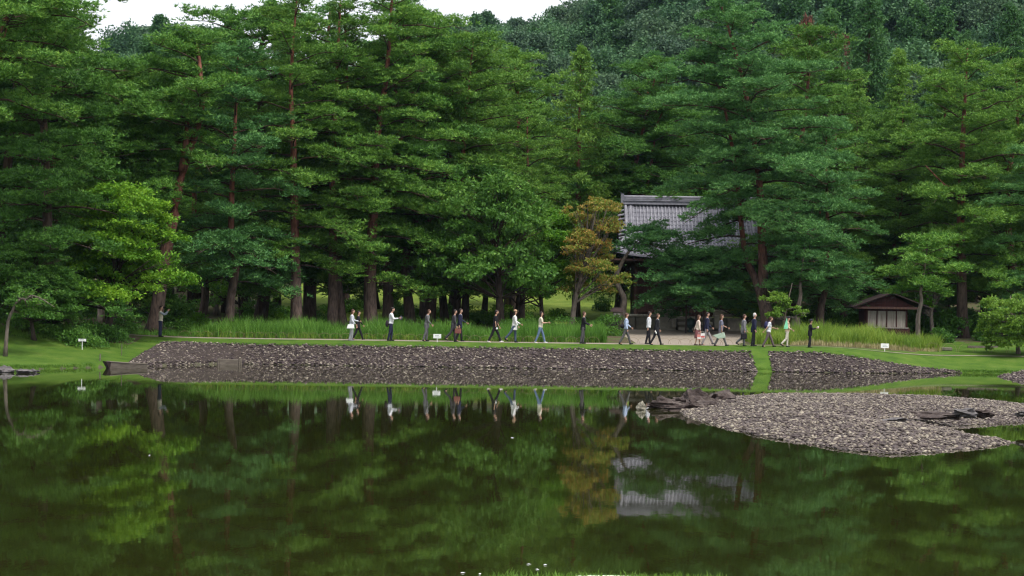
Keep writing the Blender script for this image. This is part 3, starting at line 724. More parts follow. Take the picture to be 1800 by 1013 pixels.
# --- leafy trees near the path
def layers(n, R_, z0, z1, seed, rx=1.2, rz=.35, dx=0.0, taper=.5):
    g = np.random.default_rng(seed); out = []
    for i in range(n):
        f = i / max(1, n - 1); a = g.uniform(0, 6.28); r = R_ * (1 - taper * f) * math.sqrt(g.uniform(.12, 1))
        out.append((dx + r * math.cos(a), r * math.sin(a), z0 + (z1 - z0) * f + g.uniform(-.2, .2), rx * g.uniform(.7, 1.2), rz * g.uniform(.8, 1.3)))
    return out
KEY['maple'] = cluster_tree('maple_tree', 'bright yellow-green layered maple left of the man with the camera', 'maple tree', 98.8, [(190, 595), (198, 520), (214, 430), (230, 360)], .2, layers(74, 3.5, 2.2, 8.2, 1, 1.35, .3, .7, .5), M_MAPLE, M_BARKD, 201, 42000, (.12, .25), .6, .35, 1.0, .15)
KEY['maple2'] = cluster_tree('maple_tree', 'green maple with flat tiers left of the orange tree', 'maple tree', 118, [(955, 580), (950, 520), (952, 450), (958, 390)], .17, layers(36, 3.3, 2.6, 7.8, 2, 1.2, .3, 0, .5), M_MAPLE, M_BARKD, 202, 22000, (.12, .22), .55, .35, 1.0, .15)
KEY['orange'] = cluster_tree('turning_tree', 'slender tree with orange turning leaves left of the temple', 'tree', 116, [(1003, 580), (1010, 530), (1020, 490), (1033, 440), (1047, 370)], .2, layers(34, 1.9, 3.0, 8.7, 3, .85, .5, 1.35, .4), M_ORANGE, M_BARKG, 203, 15000, (.1, .2), .6, 0, 1.0, .2)
KEY['broad'] = cluster_tree('broadleaf_tree', 'dense fresh green broadleaf tree above the dark trunks', 'tree', 114, [(880, 580), (876, 500), (868, 420), (858, 350)], .3, layers(46, 4.3, 3.2, 9.2, 4, 1.5, .8, -.6, .45), M_BROAD, M_BARKD, 204, 30000, (.14, .3), .6, .0, 1.0, .2)
KEY['lime'] = cluster_tree('small_tree', 'low rounded lime-green tree at the right edge', 'tree', 106, [(1790, 600), (1786, 575), (1780, 545), (1775, 520)], .13, layers(30, 2.4, .7, 3.0, 5, .75, .4, .0, .35), M_LIME, M_BARKG, 205, 16000, (.12, .22), .6, .1, 1.0, .2)
KEY['bare'] = cluster_tree('small_tree', 'small thin tree with bare pale twigs beside the large pine', 'tree', 110, [(1374, 585), (1380, 550), (1388, 515), (1392, 498)], .075, layers(9, 1.3, 1.6, 2.9, 6, .55, .25, .3, .2), M_LIME, M_BARKG, 206, 2200, (.12, .2), .6, .1, 1.0, .2)
KEY['larch'] = cone_tree('light_conifer', 'light green conical conifer rising behind the orange tree', 'conifer', 137, 1012, 84, 575, 5.8, M_LARCH, M_BARK, 207, 34000, (.18, .36), .55, .12, tufty=.8)
KEY['cedar'] = cone_tree('cedar_tree', 'dark cedar with rounded hanging clumps below the hill', 'cedar tree', 165, 1520, -10, 560, 4.6, M_CEDAR, M_BARKD, 208, 30000, (.25, .5), .5, .1, tufty=1.0, power=.6)
KEY['spire'] = cone_tree('cedar_tree', 'slim cedar spire against the sky left of the tall pines', 'cedar tree', 140, 397, 14, 560, 2.4, M_CEDAR, M_BARKD, 209, 16000, (.18, .36), .3, .1, tufty=.7, power=.7)
# undergrowth shrub
def shrub(label, px, py, Y, w, h, leafm, seed, n=2500, group=None, L=(.1, .2)):
    g = np.random.default_rng(seed); b = P(px, py, Y); b.z = gz1(b.x, Y) - .03
    k = 14; d = rand_dirs(g, k, .0, 1); cc = d * np.array([w / 2, w / 2, h]) * g.uniform(.35, .85, k)[:, None]
    pos, kk, r = pad_points(g, cc, np.full(k, w * .24), np.full(k, h * .2), np.full(k, n // k), .5)
    V, F = leaf_mesh(g, pos, L, .5, 0, 1, .1)
    stems = [(np.array([[0, 0, 0], c * .5 + [0, 0, .1], c]), [.025, .018, .006], 5) for c in cc]
    t = thing('shrub', label, 'shrub', b, 0, group)
    tag(ob('stem', stem_mesh('stem', stems, M_BARKD), t), kind='stuff'); ob('foliage', mesh('foliage', V, F, leafm), t)
    return t
setheights()
for k in KEY: KEY[k]['height'] = KEY[k]['height']

# --- further trunks and crowns of the first row, each told apart by its trunk or place
cp('L5', 602, 114.5, -4, 'pine with right trunk of the close pair at the middle of the iris bed', rz=.8)
cp('L4', 682, 118, -12, 'pine with dark upright trunk right of the thick grey-lit trunk', rz=2.0, m=M_PINE)
cp('L3', 722, 119, 5, 'pine with dark trunk leaning left, behind the man in white shirt', rz=2.6, m=M_PINE)
cp('L6', 752, 121, 15, 'pine whose dark trunk stands directly behind the man in the grey suit', rz=4.1, m=M_PINEY)
cp('M1', 782, 124, 55, 'pine with dark trunk just left of the pair in dark suits', rz=1.2)
cp('L5', 815, 126, 90, 'pine with slim dark trunk just right of the pair in dark suits', rz=3.3)
cp('L6', 545, 120, -5, 'pine half hidden behind the straight red trunk', rz=.3, m=M_PINEB)
cp('L1', 455, 119, 5, 'dark pine filling the gap right of the slim curved trunk', rz=1.9, m=M_PINE)
cp('L3', 350, 117, 95, 'pine right of the forked red trunk, its top below the cedar spire', rz=4.4, m=M_PINE)
cp('L1', 195, 108, 95, 'dark pine behind the yellow-green maple', rz=3.0)
cp('L2', 130, 106, 10, 'tall dark pine behind the wide pine at the left', rz=3.6)
cp('maple', 92, 95, 470, 'dark green maple left of the white sign on the left lawn', rz=.7, m=M_BROAD)
cp('maple2', -8, 92, 430, 'dark maple at the very left edge above the lawn', rz=.2, m=M_BROAD)
cp('L1', 12, 100, -30, 'dark pine filling the left edge behind the leaning trunk', rz=5.0)
cp('L3', 45, 104, 30, 'dark pine standing between the two left-edge pines', rz=2.0)
cp('M1', 905, 133, 78, 'pale pine top between the hill foot and the conical conifer', rz=2.2)
cp('B1', 1085, 138, 98, 'pine behind the left end of the temple roof', rz=2.6, m=M_PINE)
cp('L4', 1135, 142, 90, 'pine rising behind the temple ridge', rz=1.1, m=M_PINEB)
cp('M1', 1392, 128, 38, 'pine top peering over the right shoulder of the large spreading pine', rz=.5)
cp('L3', 1445, 118, 200, 'pine with upright grey trunk left of the shed', rz=.2, m=M_PINEB)
cp('L6', 1480, 126, 215, 'pine behind the shed roof', rz=2.9, m=M_PINE)
cp('B1', 1560, 131, 190, 'broad pine between the shed and the big right pine', rz=1.7, m=M_PINEY)
cp('R2', 1770, 128, 90, 'pine behind the lime-green tree at the right edge', rz=2.4)
cp('L1', 1820, 120, 250, 'pine with low boughs at the right edge above the lime-green tree', rz=2.2, m=M_PINEB)
cp('M1', 1735, 133, 170, 'pine with dark trunk just right of the big right pine', rz=3.9, m=M_PINE)
cp('L6', 1640, 136, 120, 'pine crown left of the top of the big right pine', rz=5.2, m=M_PINEY)
cp('R3', 1402, 114, 400, 'small pine with drooping boughs just right of the twin-stemmed pine', rz=.6, wide=1.1, m=M_PINEB)
cp('maple2', 905, 124, 360, 'green maple behind the fresh green broadleaf tree', rz=2.0, m=M_BROAD)
cp('broad', 800, 120, 335, 'broadleaf tree left of the fresh green one', rz=2.5)
cp('maple', 60, 93, 420, 'low dark maple over the left lawn bank', rz=2.2, m=M_BROAD)
cp('maple2', 262, 109, 470, 'low green maple behind the man with the camera', rz=4.0, m=M_BROAD)
cp('maple2', 1312, 121, 490, 'yellow-green young maple under the large spreading pine', rz=1.0, wide=.8, m=M_LIME)
cp('orange', 1640, 121, 420, 'thin leafy tree with yellowing leaves behind the small bent pine', rz=1.5, m=M_MAPLE)
# slim leaning pale tree on the left lawn
KEY['lean'] = cluster_tree('small_tree', 'thin pale leaning tree with long bare twigs on the left lawn', 'tree', 88, [(9, 598), (13, 570), (22, 545), (32, 528), (60, 520), (95, 540)], .1, layers(8, 1.2, 2.2, 3.2, 8, .6, .25, 1.2, .1), M_BROAD, M_BARKG, 212, 1800, (.1, .18), .6, .1, 1, .2)
# --- trees behind: conifers and fillers
cp('cedar', 1448, 172, 5, 'dark cedar with a reddish neighbour, left of the round-clumped cedar')
cp('spire', 1382, 150, 75, 'young slim cedar right of the large spreading pine', m=M_LARCH)
cp('spire', 1572, 150, 82, 'young slim cedar in front of the hill on the right', m=M_LARCH, wide=1.3)
cp('spire', 1500, 148, 118, 'young slim cedar left of the right-hand slim cedar', m=M_LARCH, wide=1.2)
cp('cedar', 1770, 175, 0, 'dark cedar at the right edge below the hill')
cp('cedar', 1690, 180, 50, 'dark cedar in front of the hill above the big right pine')
cp('spire', 255, 150, 62, 'dark cedar in the sky gap at upper left', wide=1.5)
cp('spire', 292, 158, 68, 'dark broader cedar right of it in the sky gap', wide=1.7)
cp('spire', 345, 150, 40, 'dark cedar just left of the slim cedar spire', wide=1.3)
cp('larch', 890, 150, 76, 'yellowish loose-crowned tree at the foot of the hill', m=M_LARCH, wide=.8)
cp('broad', 1440, 185, 18, 'tree with a dull red crown in front of the hill', m=M_RED, wide=.35)
FG = 'trees of the dense wood behind the front pines'
FL = 'tree merged into the dense dark wood behind the front pines'
gf = np.random.default_rng(77)
for px in range(20, 1800, 62):
    k = ['L1', 'L6', 'M1', 'cedar', 'R2', 'broad', 'L4'][int(gf.integers(7))]
    lim = float(interp(px, [(0, 40), (200, 90), (300, 130), (420, 60), (720, 40), (800, 110), (950, 150), (1150, 120), (1450, 100), (1600, 150), (1800, 140)]))
    Yf = gf.uniform(178, 200) if 430 < px < 1080 else gf.uniform(140, 165)
    cp(k, px + gf.uniform(-20, 20), Yf, lim + gf.uniform(0, 90), FL, FG)
for px in list(range(10, 420, 45)) + list(range(1380, 1800, 48)):
    k = ['maple2', 'broad', 'R3', 'L3'][int(gf.integers(4))]
    cp(k, px + gf.uniform(-15, 15), gf.uniform(124, 138), gf.uniform(300, 400), 'low understorey tree in the dark between the pine trunks', 'understorey trees between the pines')
for px in range(440, 1080, 58):
    k = ['L6', 'M1', 'L4', 'L1'][int(gf.integers(4))]
    if 930 < px < 1100: continue
    cp(k, px + gf.uniform(-18, 18), gf.uniform(126, 148), float(interp(px, [(440, 60), (720, 70), (850, 150), (1000, 200), (1080, 170)])) + gf.uniform(0, 70), 'pine filling the wood between the front trunks and the meadow', 'pines between the front row and the meadow')
for i_, px in enumerate(range(440, 1060, 34)):
    shrub('low shrub in the half shade between the trunks and the meadow', px + gf.uniform(-12, 12), 560, gf.uniform(122, 150), gf.uniform(1.6, 3.2), gf.uniform(.8, 1.9), [M_BROAD, M_MAPLE, M_BROAD][i_ % 3], 500 + i_, 1500, 'shrubs between the trunks and the meadow', (.12, .24))
for px in range(430, 1090, 60):
    cp('broad', px + gf.uniform(-15, 15), gf.uniform(172, 182), gf.uniform(380, 430), 'round leafy tree along the far edge of the sunny meadow', 'trees along the far edge of the meadow', wide=1.2)
for i, (px, py, Y, w, h, m, lab) in enumerate([
    (215, 590, 104, 2.4, 1.2, M_BROAD, 'dark shrub under the yellow-green maple'), (318, 590, 107, 2.2, 1.1, M_BROAD, 'shrub right of the man with the camera'),
    (342, 575, 111, 2.6, 1.3, M_MAPLE, 'paler shrub at the left end of the iris bed'), (905, 570, 112, 2.2, 1.4, M_BROAD, 'shrub behind the iris bed near the woman in the tan hat'),
    (985, 570, 112, 3.2, 1.5, M_BROAD, 'shrub at the foot of the orange tree'), (1062, 575, 115, 2.8, 1.8, M_BROAD, 'pale shrub between the orange tree and the crooked pine'),
    (1655, 580, 117, 1.6, 1.2, M_BROAD, 'shrub between the small bent pine and the big right pine'), (1490, 575, 115, 2.0, 1.1, M_BROAD, 'dark shrub at the left foot of the shed'),
    (145, 596, 94, 3.0, .9, M_BROAD, 'low dark shrub beside the white sign on the left lawn'), (1430, 575, 114, 1.8, 1.1, M_BROAD, 'dark shrub behind the person in black'),
    (60, 585, 95, 3.6, 1.6, M_BROAD, 'dark shrub under the wide left pine'), (24, 582, 97, 4.2, 1.7, M_BROAD, 'dark shrub at the left edge behind the thin leaning tree'), (112, 588, 95.5, 4.0, 1.5, M_BROAD, 'broad dark shrub left of the white sign on the left lawn'), (170, 592, 97, 3.2, 1.5, M_BROAD, 'dark shrub between the white sign and the start of the path'), (1740, 590, 118, 2.2, 1.2, M_BROAD, 'dark shrub behind the lime-green tree')]):
    shrub(lab, px, py, Y, w, h, m, 400 + i)

gs = np.random.default_rng(83)
SHP = [shrub('dark undergrowth shrub in the deep shade of the wood', px, 580, 128, 3.2, 2.0, M_BROAD, 600 + j, 2600, 'undergrowth shrubs in the shade of the wood', (.14, .28)) for j, px in enumerate((1405, 1475, 1660))]
for px in list(range(1420, 1830, 30)) + list(range(-10, 330, 32)):
    Yq = gs.uniform(122, 136); x = XW(px + gs.uniform(-12, 12), Yq)
    copy_thing(SHP[int(gs.integers(3))], (x, Yq, gz1(x, Yq)), gs.uniform(0, 6.28), gs.uniform(.7, 1.3), 'dark undergrowth shrub in the deep shade of the wood', 'undergrowth shrubs in the shade of the wood')
# --- hill wood
def hill_proto(name, seed, w, h, m, conic=False):
    g = np.random.default_rng(seed); k = 34
    d = rand_dirs(g, k, -.9, 1); cc = d * np.array([w / 2, w / 2, h * .46]) * g.uniform(.6, 1, k)[:, None] + np.array([0, 0, h * .5])
    if conic:
        z = g.uniform(.15, 1, k); a = g.uniform(0, 6.28, k); r = w / 2 * (1 - z) ** .8 + .2; cc = np.stack([r * np.cos(a), r * np.sin(a), z * h], -1)
    pos, kk, r = pad_points(g, cc, np.full(k, w * .22), np.full(k, w * .15), np.full(k, 210), .9)
    V, F = leaf_mesh(g, pos, (.3, .65), .6, .1, 1, .15)
    stems = [(np.array([[0, 0, -1], [0.1, 0, h * .3], [0, .1, h * .8]]), [.25, .2, .05], 6)]
    return mesh('crown', V, F, m), stem_mesh('trunk', stems, M_BARKD)
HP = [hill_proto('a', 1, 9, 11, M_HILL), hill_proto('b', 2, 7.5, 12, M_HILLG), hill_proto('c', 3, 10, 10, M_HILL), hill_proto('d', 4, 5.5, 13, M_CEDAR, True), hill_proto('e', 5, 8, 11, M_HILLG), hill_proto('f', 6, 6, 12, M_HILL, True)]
gh = np.random.default_rng(9); cnt = 0
cand = []
for Yh in np.arange(205, 412, 9.0):
    for xh in np.arange(-150, 150, 7.2):
        x, y = xh + gh.uniform(-2.5, 2.5), Yh + gh.uniform(-3.5, 3.5)
        z = gz1(x, y); px = 900 + x * FPX / y; pt = 550 - (z + 11 - 3) * FPX / y; pb = 550 - (z + 4 - 3) * FPX / y
        if not (-40 < px < 1850): continue
        lim = float(interp(px, [(0, 0), (190, 0), (230, 110), (330, 120), (420, 20), (730, 10), (780, 90), (900, 130), (1000, 170), (1100, 170), (1180, 110), (1350, 90), (1450, 110), (1700, 130), (1800, 140)]))
        if pt < lim + 25 and pb > -90: cand.append((x, y, z))
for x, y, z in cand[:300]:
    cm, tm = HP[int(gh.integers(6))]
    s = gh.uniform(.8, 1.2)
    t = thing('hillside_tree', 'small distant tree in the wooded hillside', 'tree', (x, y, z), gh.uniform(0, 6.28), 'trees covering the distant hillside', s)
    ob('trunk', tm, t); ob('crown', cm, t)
print('hill trees', len(cand))
# ------------------------------------------------------------------ temple
M_TILE = noise_mat('grey_roof_tiles', [(0.3, (0.14, 0.138, 0.168)), (0.55, (0.225, 0.22, 0.256)), (0.75, (0.31, 0.3, 0.345))], 1.6, 6, 0.5, 0.3, 12, spec=0.5)
M_TILED = noise_mat('darker_pan_tiles', [(0.3, (0.1, 0.1, 0.125)), (0.6, (0.175, 0.172, 0.205))], 2.0, 6, 0.55, 0.3, 12, spec=0.4)  # pan tiles in a darker grey than the cover rows
M_WOOD = noise_mat('dark_timber', [(0.3, (0.035, 0.018, 0.015)), (0.55, (0.07, 0.036, 0.03)), (0.75, (0.11, 0.062, 0.05))], 2.5, 6, 0.8, 0.4, 10, (3, 3, .5))
M_PLASTER = noise_mat('dull_plaster', [(0.3, (0.3, 0.28, 0.24)), (0.7, (0.42, 0.4, 0.35))], 1.5, 6, 0.9, 0.2)
M_BLOCK = noise_mat('granite_blocks', [(0.3, (0.20, 0.18, 0.15)), (0.55, (0.32, 0.295, 0.25)), (0.75, (0.42, 0.39, 0.33))], 2.0, 8, 0.9, 0.5, 18)
M_BLOCKD = noise_mat('mossy_blocks', [(0.3, (0.08, 0.075, 0.06)), (0.55, (0.14, 0.13, 0.10)), (0.75, (0.22, 0.2, 0.16))], 2.0, 8, 0.9, 0.5, 18)
M_REDWOOD = noise_mat('red_brown_boards', [(0.3, (0.03, 0.01, 0.01)), (0.7, (0.065, 0.02, 0.019))], 2.5, 6, 0.8, 0.4, 10, (4, 4, .4))
M_PANEL = noise_mat('weathered_pale_boards', [(0.3, (0.15, 0.125, 0.11)), (0.55, (0.26, 0.23, 0.21)), (0.75, (0.36, 0.33, 0.3))], 2.2, 8, 0.9, 0.4, 16, (5, 5, .35))
M_GREYWOOD = noise_mat('weathered_grey_wood', [(0.3, (0.09, 0.074, 0.06)), (0.55, (0.15, 0.127, 0.105)), (0.75, (0.22, 0.19, 0.16))], 3.0, 8, 0.9, 0.5, 16, (.6, 4, 4))
M_BLACKWOOD = noise_mat('tarred_wood', [(0.3, (0.02, 0.013, 0.013)), (0.7, (0.05, 0.03, 0.03))], 3.0, 6, 0.8, 0.4, 12)
M_WHITE = noise_mat('white_paint', [(0.3, (0.7, 0.71, 0.7)), (0.7, (0.82, 0.82, 0.81))], 2.0, 4, 0.6, 0)
M_BAMBOO = noise_mat('dry_bamboo', [(0.3, (0.17, 0.13, 0.08)), (0.7, (0.28, 0.23, 0.14))], 4, 4, 0.7, 0)
M_INK = noise_mat('grey_lettering', [(0.3, (0.25, 0.25, 0.28)), (0.7, (0.32, 0.32, 0.35))], 4, 2, 0.8, 0)

TX, TY, ZR, ZE, DH = 13.15, 133.0, 11.2, 7.1, 5.2     # centre, ridge and eave height, half depth
VX, EX = 4.95, 6.25                                   # verge and eave half widths
TEMPLE = thing('temple_hall', 'wooden temple hall with grey tiled hip-and-gable roof behind the pines', 'temple', (TX, TY, 0))
def rz_(s, x):     # roof height at slope fraction s (0 ridge, 1 eave)
    return ZE + (ZR - ZE) * (1 - s) ** 1.45 + 0.5 * (abs(x) / EX) ** 4 * max(0, s) ** 3
SB = 0.52          # where the gable ends and the hips start
def halfw(s): return VX if s < SB else VX + (EX - VX) * (s - SB) / (1 - SB)
NC = 17
roof = MB()
def slope(mb, sgn):   # stepped courses of pan tiles
    nx = 26
    for c in range(NC):
        s0_, s1_ = c / NC, (c + 1) / NC
        V = []
        for s, dz in ((s0_, 0.0), (s1_, 0.05), (s1_, -0.03)):
            w = halfw(s)
            for i in range(nx + 1):
                x = -w + 2 * w * i / nx; V.append((x, -sgn * DH * s, rz_(s, x) + dz))
        F = []
        for r_ in range(2):
            for i in range(nx):
                a = r_ * (nx + 1) + i; F.append((a, a + 1, a + nx + 2, a + nx + 1))
        mb.add(V, F)
slope(roof, 1); slope(roof, -1)
def side(mb, sx):   # hip slopes at the two ends
    n = 9
    for j in range(10):
        V = []
        for s in (SB + (1 - SB) * j / 10, SB + (1 - SB) * (j + 1) / 10):
            for i in range(n + 1):
                y = -DH * s + 2 * DH * s * i / n
                e = (abs(y) / DH) ** 4 * s ** 3
                V.append((sx * halfw(s), y, ZE + (ZR - ZE) * (1 - s) ** 1.45 + .5 * e * 1.0 + (0.5 * (halfw(s) / EX) ** 4 * s ** 3 - .5 * e) * (abs(y) / (DH * s)) ** 6))
        mb.add(V, [(i, i + 1, i + n + 2, i + n + 1) for i in range(n)])
side(roof, 1); side(roof, -1)
ROOF = roof.build('roof', M_TILED, TEMPLE)
# eave soffit
sf = MB(); sf.box((0, 0, ZE - .16), (2 * EX - .3, 2 * DH - .3, .14)); sf.build('soffit', M_WOOD, ROOF)
def tile_row(x, sgn, sA):
    pts, rad = [], []
    for c in range(NC):
        for u, r_ in ((0.02, .062), (.98, .083)):
            s = (c + u) / NC
            if s < sA: continue
            pts.append((x, -sgn * DH * s, rz_(s, x) + .045)); rad.append(r_)
    if len(pts) > 2:
        b = MB(); b.tube(pts, rad, 7); b.build('tile_row', M_TILE, ROOF)
for k in range(-23, 24):
    x = k * 0.268
    sA = 0.0 if abs(x) < VX else SB + (abs(x) - VX) / (EX - VX) * (1 - SB)
    tile_row(x, 1, sA); 
for k in range(-11, 12): tile_row(k * .536, -1, 0.0 if abs(k * .536) < VX else SB + (abs(k * .536) - VX) / (EX - VX) * (1 - SB))
for sx in (-1, 1):      # tile rows on the hip ends
    for k in range(-15, 16):
        y = k * .33; sA = max(SB, abs(y) / DH)
        pts = [(sx * halfw(s), y, rz_(s, halfw(s) * (abs(y) / DH) ** 1.5) + .05) for s in np.linspace(sA, 1, 6)]
        if sA < .97: b = MB(); b.tube(pts, .075, 6); b.build('tile_row', M_TILE, ROOF)
    for c in range(12):  # short verge rows that look like fins at the gable end
        s = (c + .5) / NC * 1.0
        for sg in (1,):
            b = MB(); b.tube([(sx * (VX - .02), -sg * DH * s, rz_(s, VX) + .05), (sx * (VX + .48), -sg * DH * s, rz_(s, VX) - .06)], .075, 6); b.build('verge_tile', M_TILE, ROOF)
    b = MB(); b.tube([(sx * (VX - .12), -DH * s, rz_(s, VX) + .14) for s in np.linspace(.02, SB + .06, 9)], .12, 8); b.build('descending_ridge', M_TILE, ROOF)
    b = MB(); b.tube([(sx * (VX - .5), -DH * s, rz_(s, VX) + .12) for s in np.linspace(.02, SB + .14, 9)], .1, 8); b.build('descending_ridge', M_TILE, ROOF)
    for sg in (1, -1):
        b = MB(); b.tube([(sx * halfw(s), -sg * DH * s, rz_(s, EX * (s ** .3)) + .13 + (.25 * max(0, s - .9) * 4)) for s in np.linspace(SB + .02, 1.015, 10)], .13, 8); b.build('hip_ridge', M_TILE, ROOF)
    g_ = MB(); g_.add([(sx * (VX - .35), -DH * SB, rz_(SB, VX) - .1), (sx * (VX - .35), DH * SB, rz_(SB, VX) - .1), (sx * (VX - .35), 0, ZR - .15)], [(0, 1, 2)]); g_.build('gable_wall', M_WOOD, TEMPLE)
    bb = MB()
    for sg in (1, -1): bb.box((sx * (VX + .3), -sg * DH * SB / 2, (rz_(SB, VX) + ZR) / 2 - .42), (.08, math.hypot(DH * SB, ZR - rz_(SB, VX)) + .1, .34), rx=sg * math.atan2(ZR - rz_(SB, VX), DH * SB))
    bb.build('barge_board', M_WOOD, TEMPLE)
    e = MB(); e.box((sx * (VX + .12), 0, ZR + .42), (.22, .5, .72)); e.add([(sx * (VX + .02), -.22, ZR + .75), (sx * (VX + .02), .22, ZR + .75), (sx * (VX + .42), -.12, ZR + 1.0), (sx * (VX + .42), .12, ZR + 1.0), (sx * (VX + .02), 0, ZR + .6)], [(0, 1, 3, 2), (0, 2, 4), (1, 4, 3), (2, 3, 4)])
    e.build('ridge_end_tile', M_TILE, ROOF)
rg = MB()
for j, (w_, h_) in enumerate([(.7, .13), (.46, .13), (.62, .13), (.36, .1)]): rg.box((0, 0, ZR + .05 + .125 * j), (2 * VX + .1, w_, h_ - .02))
rg.tube([(-VX, 0, ZR + .55), (VX, 0, ZR + .55)], .13, 8)
rg.build('main_ridge', M_TILE, ROOF)
WB = MB(); WB.box((0, .25, 5.0), (8.2, 6.9, 4.2)); WB.build('wall', M_WOOD, TEMPLE)
for k, x in enumerate([-4.2, -2.5, -.9, .9, 2.5, 4.2]):
    b = MB(); b.tube([(x, -3.35, 2.9), (x, -3.35, 7.0)], .17, 10); b.build('column', M_WOOD, TEMPLE)
for z in (3.3, 4.4, 6.3): b = MB(); b.box((0, -3.33, z), (8.7, .16, .2)); b.build('cross_beam', M_WOOD, TEMPLE)
for x0 in (-3.35, -1.7, 0, 1.7, 3.35):
    f = MB(); f.box((x0, -3.22, 5.35), (1.15, .06, 1.6)); f = f.build('door', M_REDWOOD, TEMPLE)
    for j in range(5): b = MB(); b.box((x0 - .46 + .23 * j, -3.27, 5.35), (.04, .04, 1.58)); b.build('slat', M_WOOD, f)
for k in range(-13, 14): b = MB(); b.box((k * .45, -4.35, ZE - .02), (.09, 1.4, .11), rx=R(8)); b.build('rafter', M_WOOD, TEMPLE)

# stone podium and steps in front of it
gp = np.random.default_rng(31)
pz = gz1(12, 124.5)
POD = thing('stone_podium', 'low grey stone block terrace under the temple with central steps', 'terrace', (0, 124.5, pz))
def block(name, c, d, m, rz=0.0): b = MB(); b.box(c, d, rz); return b.build(name, m, POD, bevel=.025)
core = MB(); core.box((13.3, 6.0, .42), (13.0, 11.2, .95)); core.build('platform', M_BLOCKD, POD)
for a, c_ in ((7.0, 11.45), (14.0, 19.8)):
    x = a
    while x < c_ - .3:
        w = min(gp.uniform(1.0, 1.7), c_ - x); block('stone_block', (x + w / 2, .15 + gp.uniform(-.03, .03), .42), (w - .035, .5, .92 + gp.uniform(-.03, .03)), M_BLOCKD if gp.uniform() < .55 else M_BLOCK); x += w
    x = a
    while x < c_ - .3:
        w = min(gp.uniform(1.4, 2.4), c_ - x); block('cap_stone', (x + w / 2, .12, 1.0 + gp.uniform(-.015, .015)), (w - .03, .62, .17), M_BLOCK); x += w
for xx, w in ((10.7, 1.5), (14.75, 1.4)): block('slab', (xx, .0, 1.27), (w, .6, .34), M_BLOCK); block('pier', (xx + (.55 if xx < 12 else -.5), -.22, .62), (.36, .3, .95), M_BLOCK)
for k in range(5): block('step', (12.73, -.9 + .28 * k, .1 + .19 * k), (2.45, .42, .19), M_BLOCKD if k % 2 else M_BLOCK)

# wooden props under the low pine
for lab, px in (('dark prop pole under the low pine, leftmost of the three', 1205), ('dark thin prop pole under the low pine, middle of the three', 1222), ('dark forked prop pole under the low pine, rightmost of the three', 1236)):
    x = XW(px, 119.0, 560); z = gz1(x, 119)
    o = MB(); o.tube([(0, 0, -.05), (.02, 0, 1.0), (0, 0, 2.15)], [.06, .055, .05], 8); o.tube([(-.25, 0, 2.13), (.25, 0, 2.2)], .045, 7)
    tag(o.build('prop_pole', M_BLACKWOOD, None, True, loc=(x, 119, z)), lab, 'pole')
x = XW(1213, 120.5); urn = MB(); urn.lathe((0, 0, 0), [(.22, 0), (.2, .08), (.1, .14), (.1, .26), (.3, .42), (.36, .6), (.3, .78), (.34, .82), (.34, .86), (.1, .95), (.03, 1.02)], 14)
tag(urn.build('urn', noise_mat('dark_green_bronze', [(0.3, (0.015, 0.03, 0.03)), (0.7, (0.04, 0.07, 0.065))], 5, 4, .5, .2), None, True, loc=(x, 120.5, gz1(x, 120.5))), 'small dark green urn beside the prop poles before the temple steps', 'urn')
# post lantern
x = XW(1083, 116); L_ = thing('post_lantern', 'dark wooden lantern on a post beside the crooked pine', 'lantern', (x, 116, gz1(x, 116)))
b = MB(); b.box((0, 0, .55), (.12, .12, 1.1)); b.build('post', M_BLACKWOOD, L_)
b = MB(); b.box((0, 0, 1.3), (.5, .5, .42)); b.build('lamp_box', M_GREYWOOD, L_)
for sx in (-1, 1): b = MB(); b.box((sx * .13, -.255, 1.3), (.18, .02, .3)); b.build('pane', M_PLASTER, L_)
b = MB(); b.box((0, 0, 1.08), (.62, .62, .05)); b.build('tray', M_BLACKWOOD, L_)
b = MB(); b.add([(-.45, -.45, 1.52), (.45, -.45, 1.52), (.45, .45, 1.52), (-.45, .45, 1.52), (-.3, 0, 1.8), (.3, 0, 1.8)], [(0, 1, 5, 4), (1, 2, 5), (2, 3, 4, 5), (3, 0, 4), (0, 3, 2, 1)]); b.build('roof', M_BLACKWOOD, L_)

# ------------------------------------------------------------------ shed
SY = 118.0; sx0 = XW(1558, SY, 550); sz = gz1(sx0, SY)
SHED = thing('shed', 'small red-brown shed with four pale shutter boards on the right', 'shed', (sx0, SY, sz - .05), 0, None, .92)
b = MB(); b.box((0, 1.2, .5), (3.3, 2.6, 1.0)); b.box((0, 1.3, 1.75), (3.1, 2.2, 1.5)); b.build('wall', M_REDWOOD, SHED)
for k in range(4):
    b = MB(); b.box((-1.05 + .7 * k, -.02, 1.62), (.62, .05, 1.16)); o = b.build('shutter_board', M_PANEL, SHED, bevel=.008)
    for j in (1, 2): b = MB(); b.box((-1.05 + .7 * k - .31 + .2 * j + .01, -.05, 1.62), (.012, .02, 1.14)); b.build('batten', M_PANEL, o)
for k in range(5): b = MB(); b.box((-1.4 + .7 * k, -.04, 1.62), (.07, .1, 1.3)); b.build('frame_post', M_REDWOOD, SHED)
b = MB(); b.box((0, -.06, 1.0), (3.1, .16, .07)); b.build('sill', M_PANEL, SHED)
b = MB(); b.box((-.1, -.25, 2.42), (4.6, .3, .16)); b.build('eave_beam', M_WOOD, SHED)
for yy in (-.05, 2.5): b = MB(); b.add([(-2.0, yy, 2.5), (2.0, yy, 2.5), (0.3, yy, 3.35), (-2.0, yy + .06, 2.5), (2.0, yy + .06, 2.5), (0.3, yy + .06, 3.35)], [(0, 1, 2), (5, 4, 3), (0, 2, 5, 3), (2, 1, 4, 5), (1, 0, 3, 4)]); b.build('gable', M_REDWOOD, SHED)
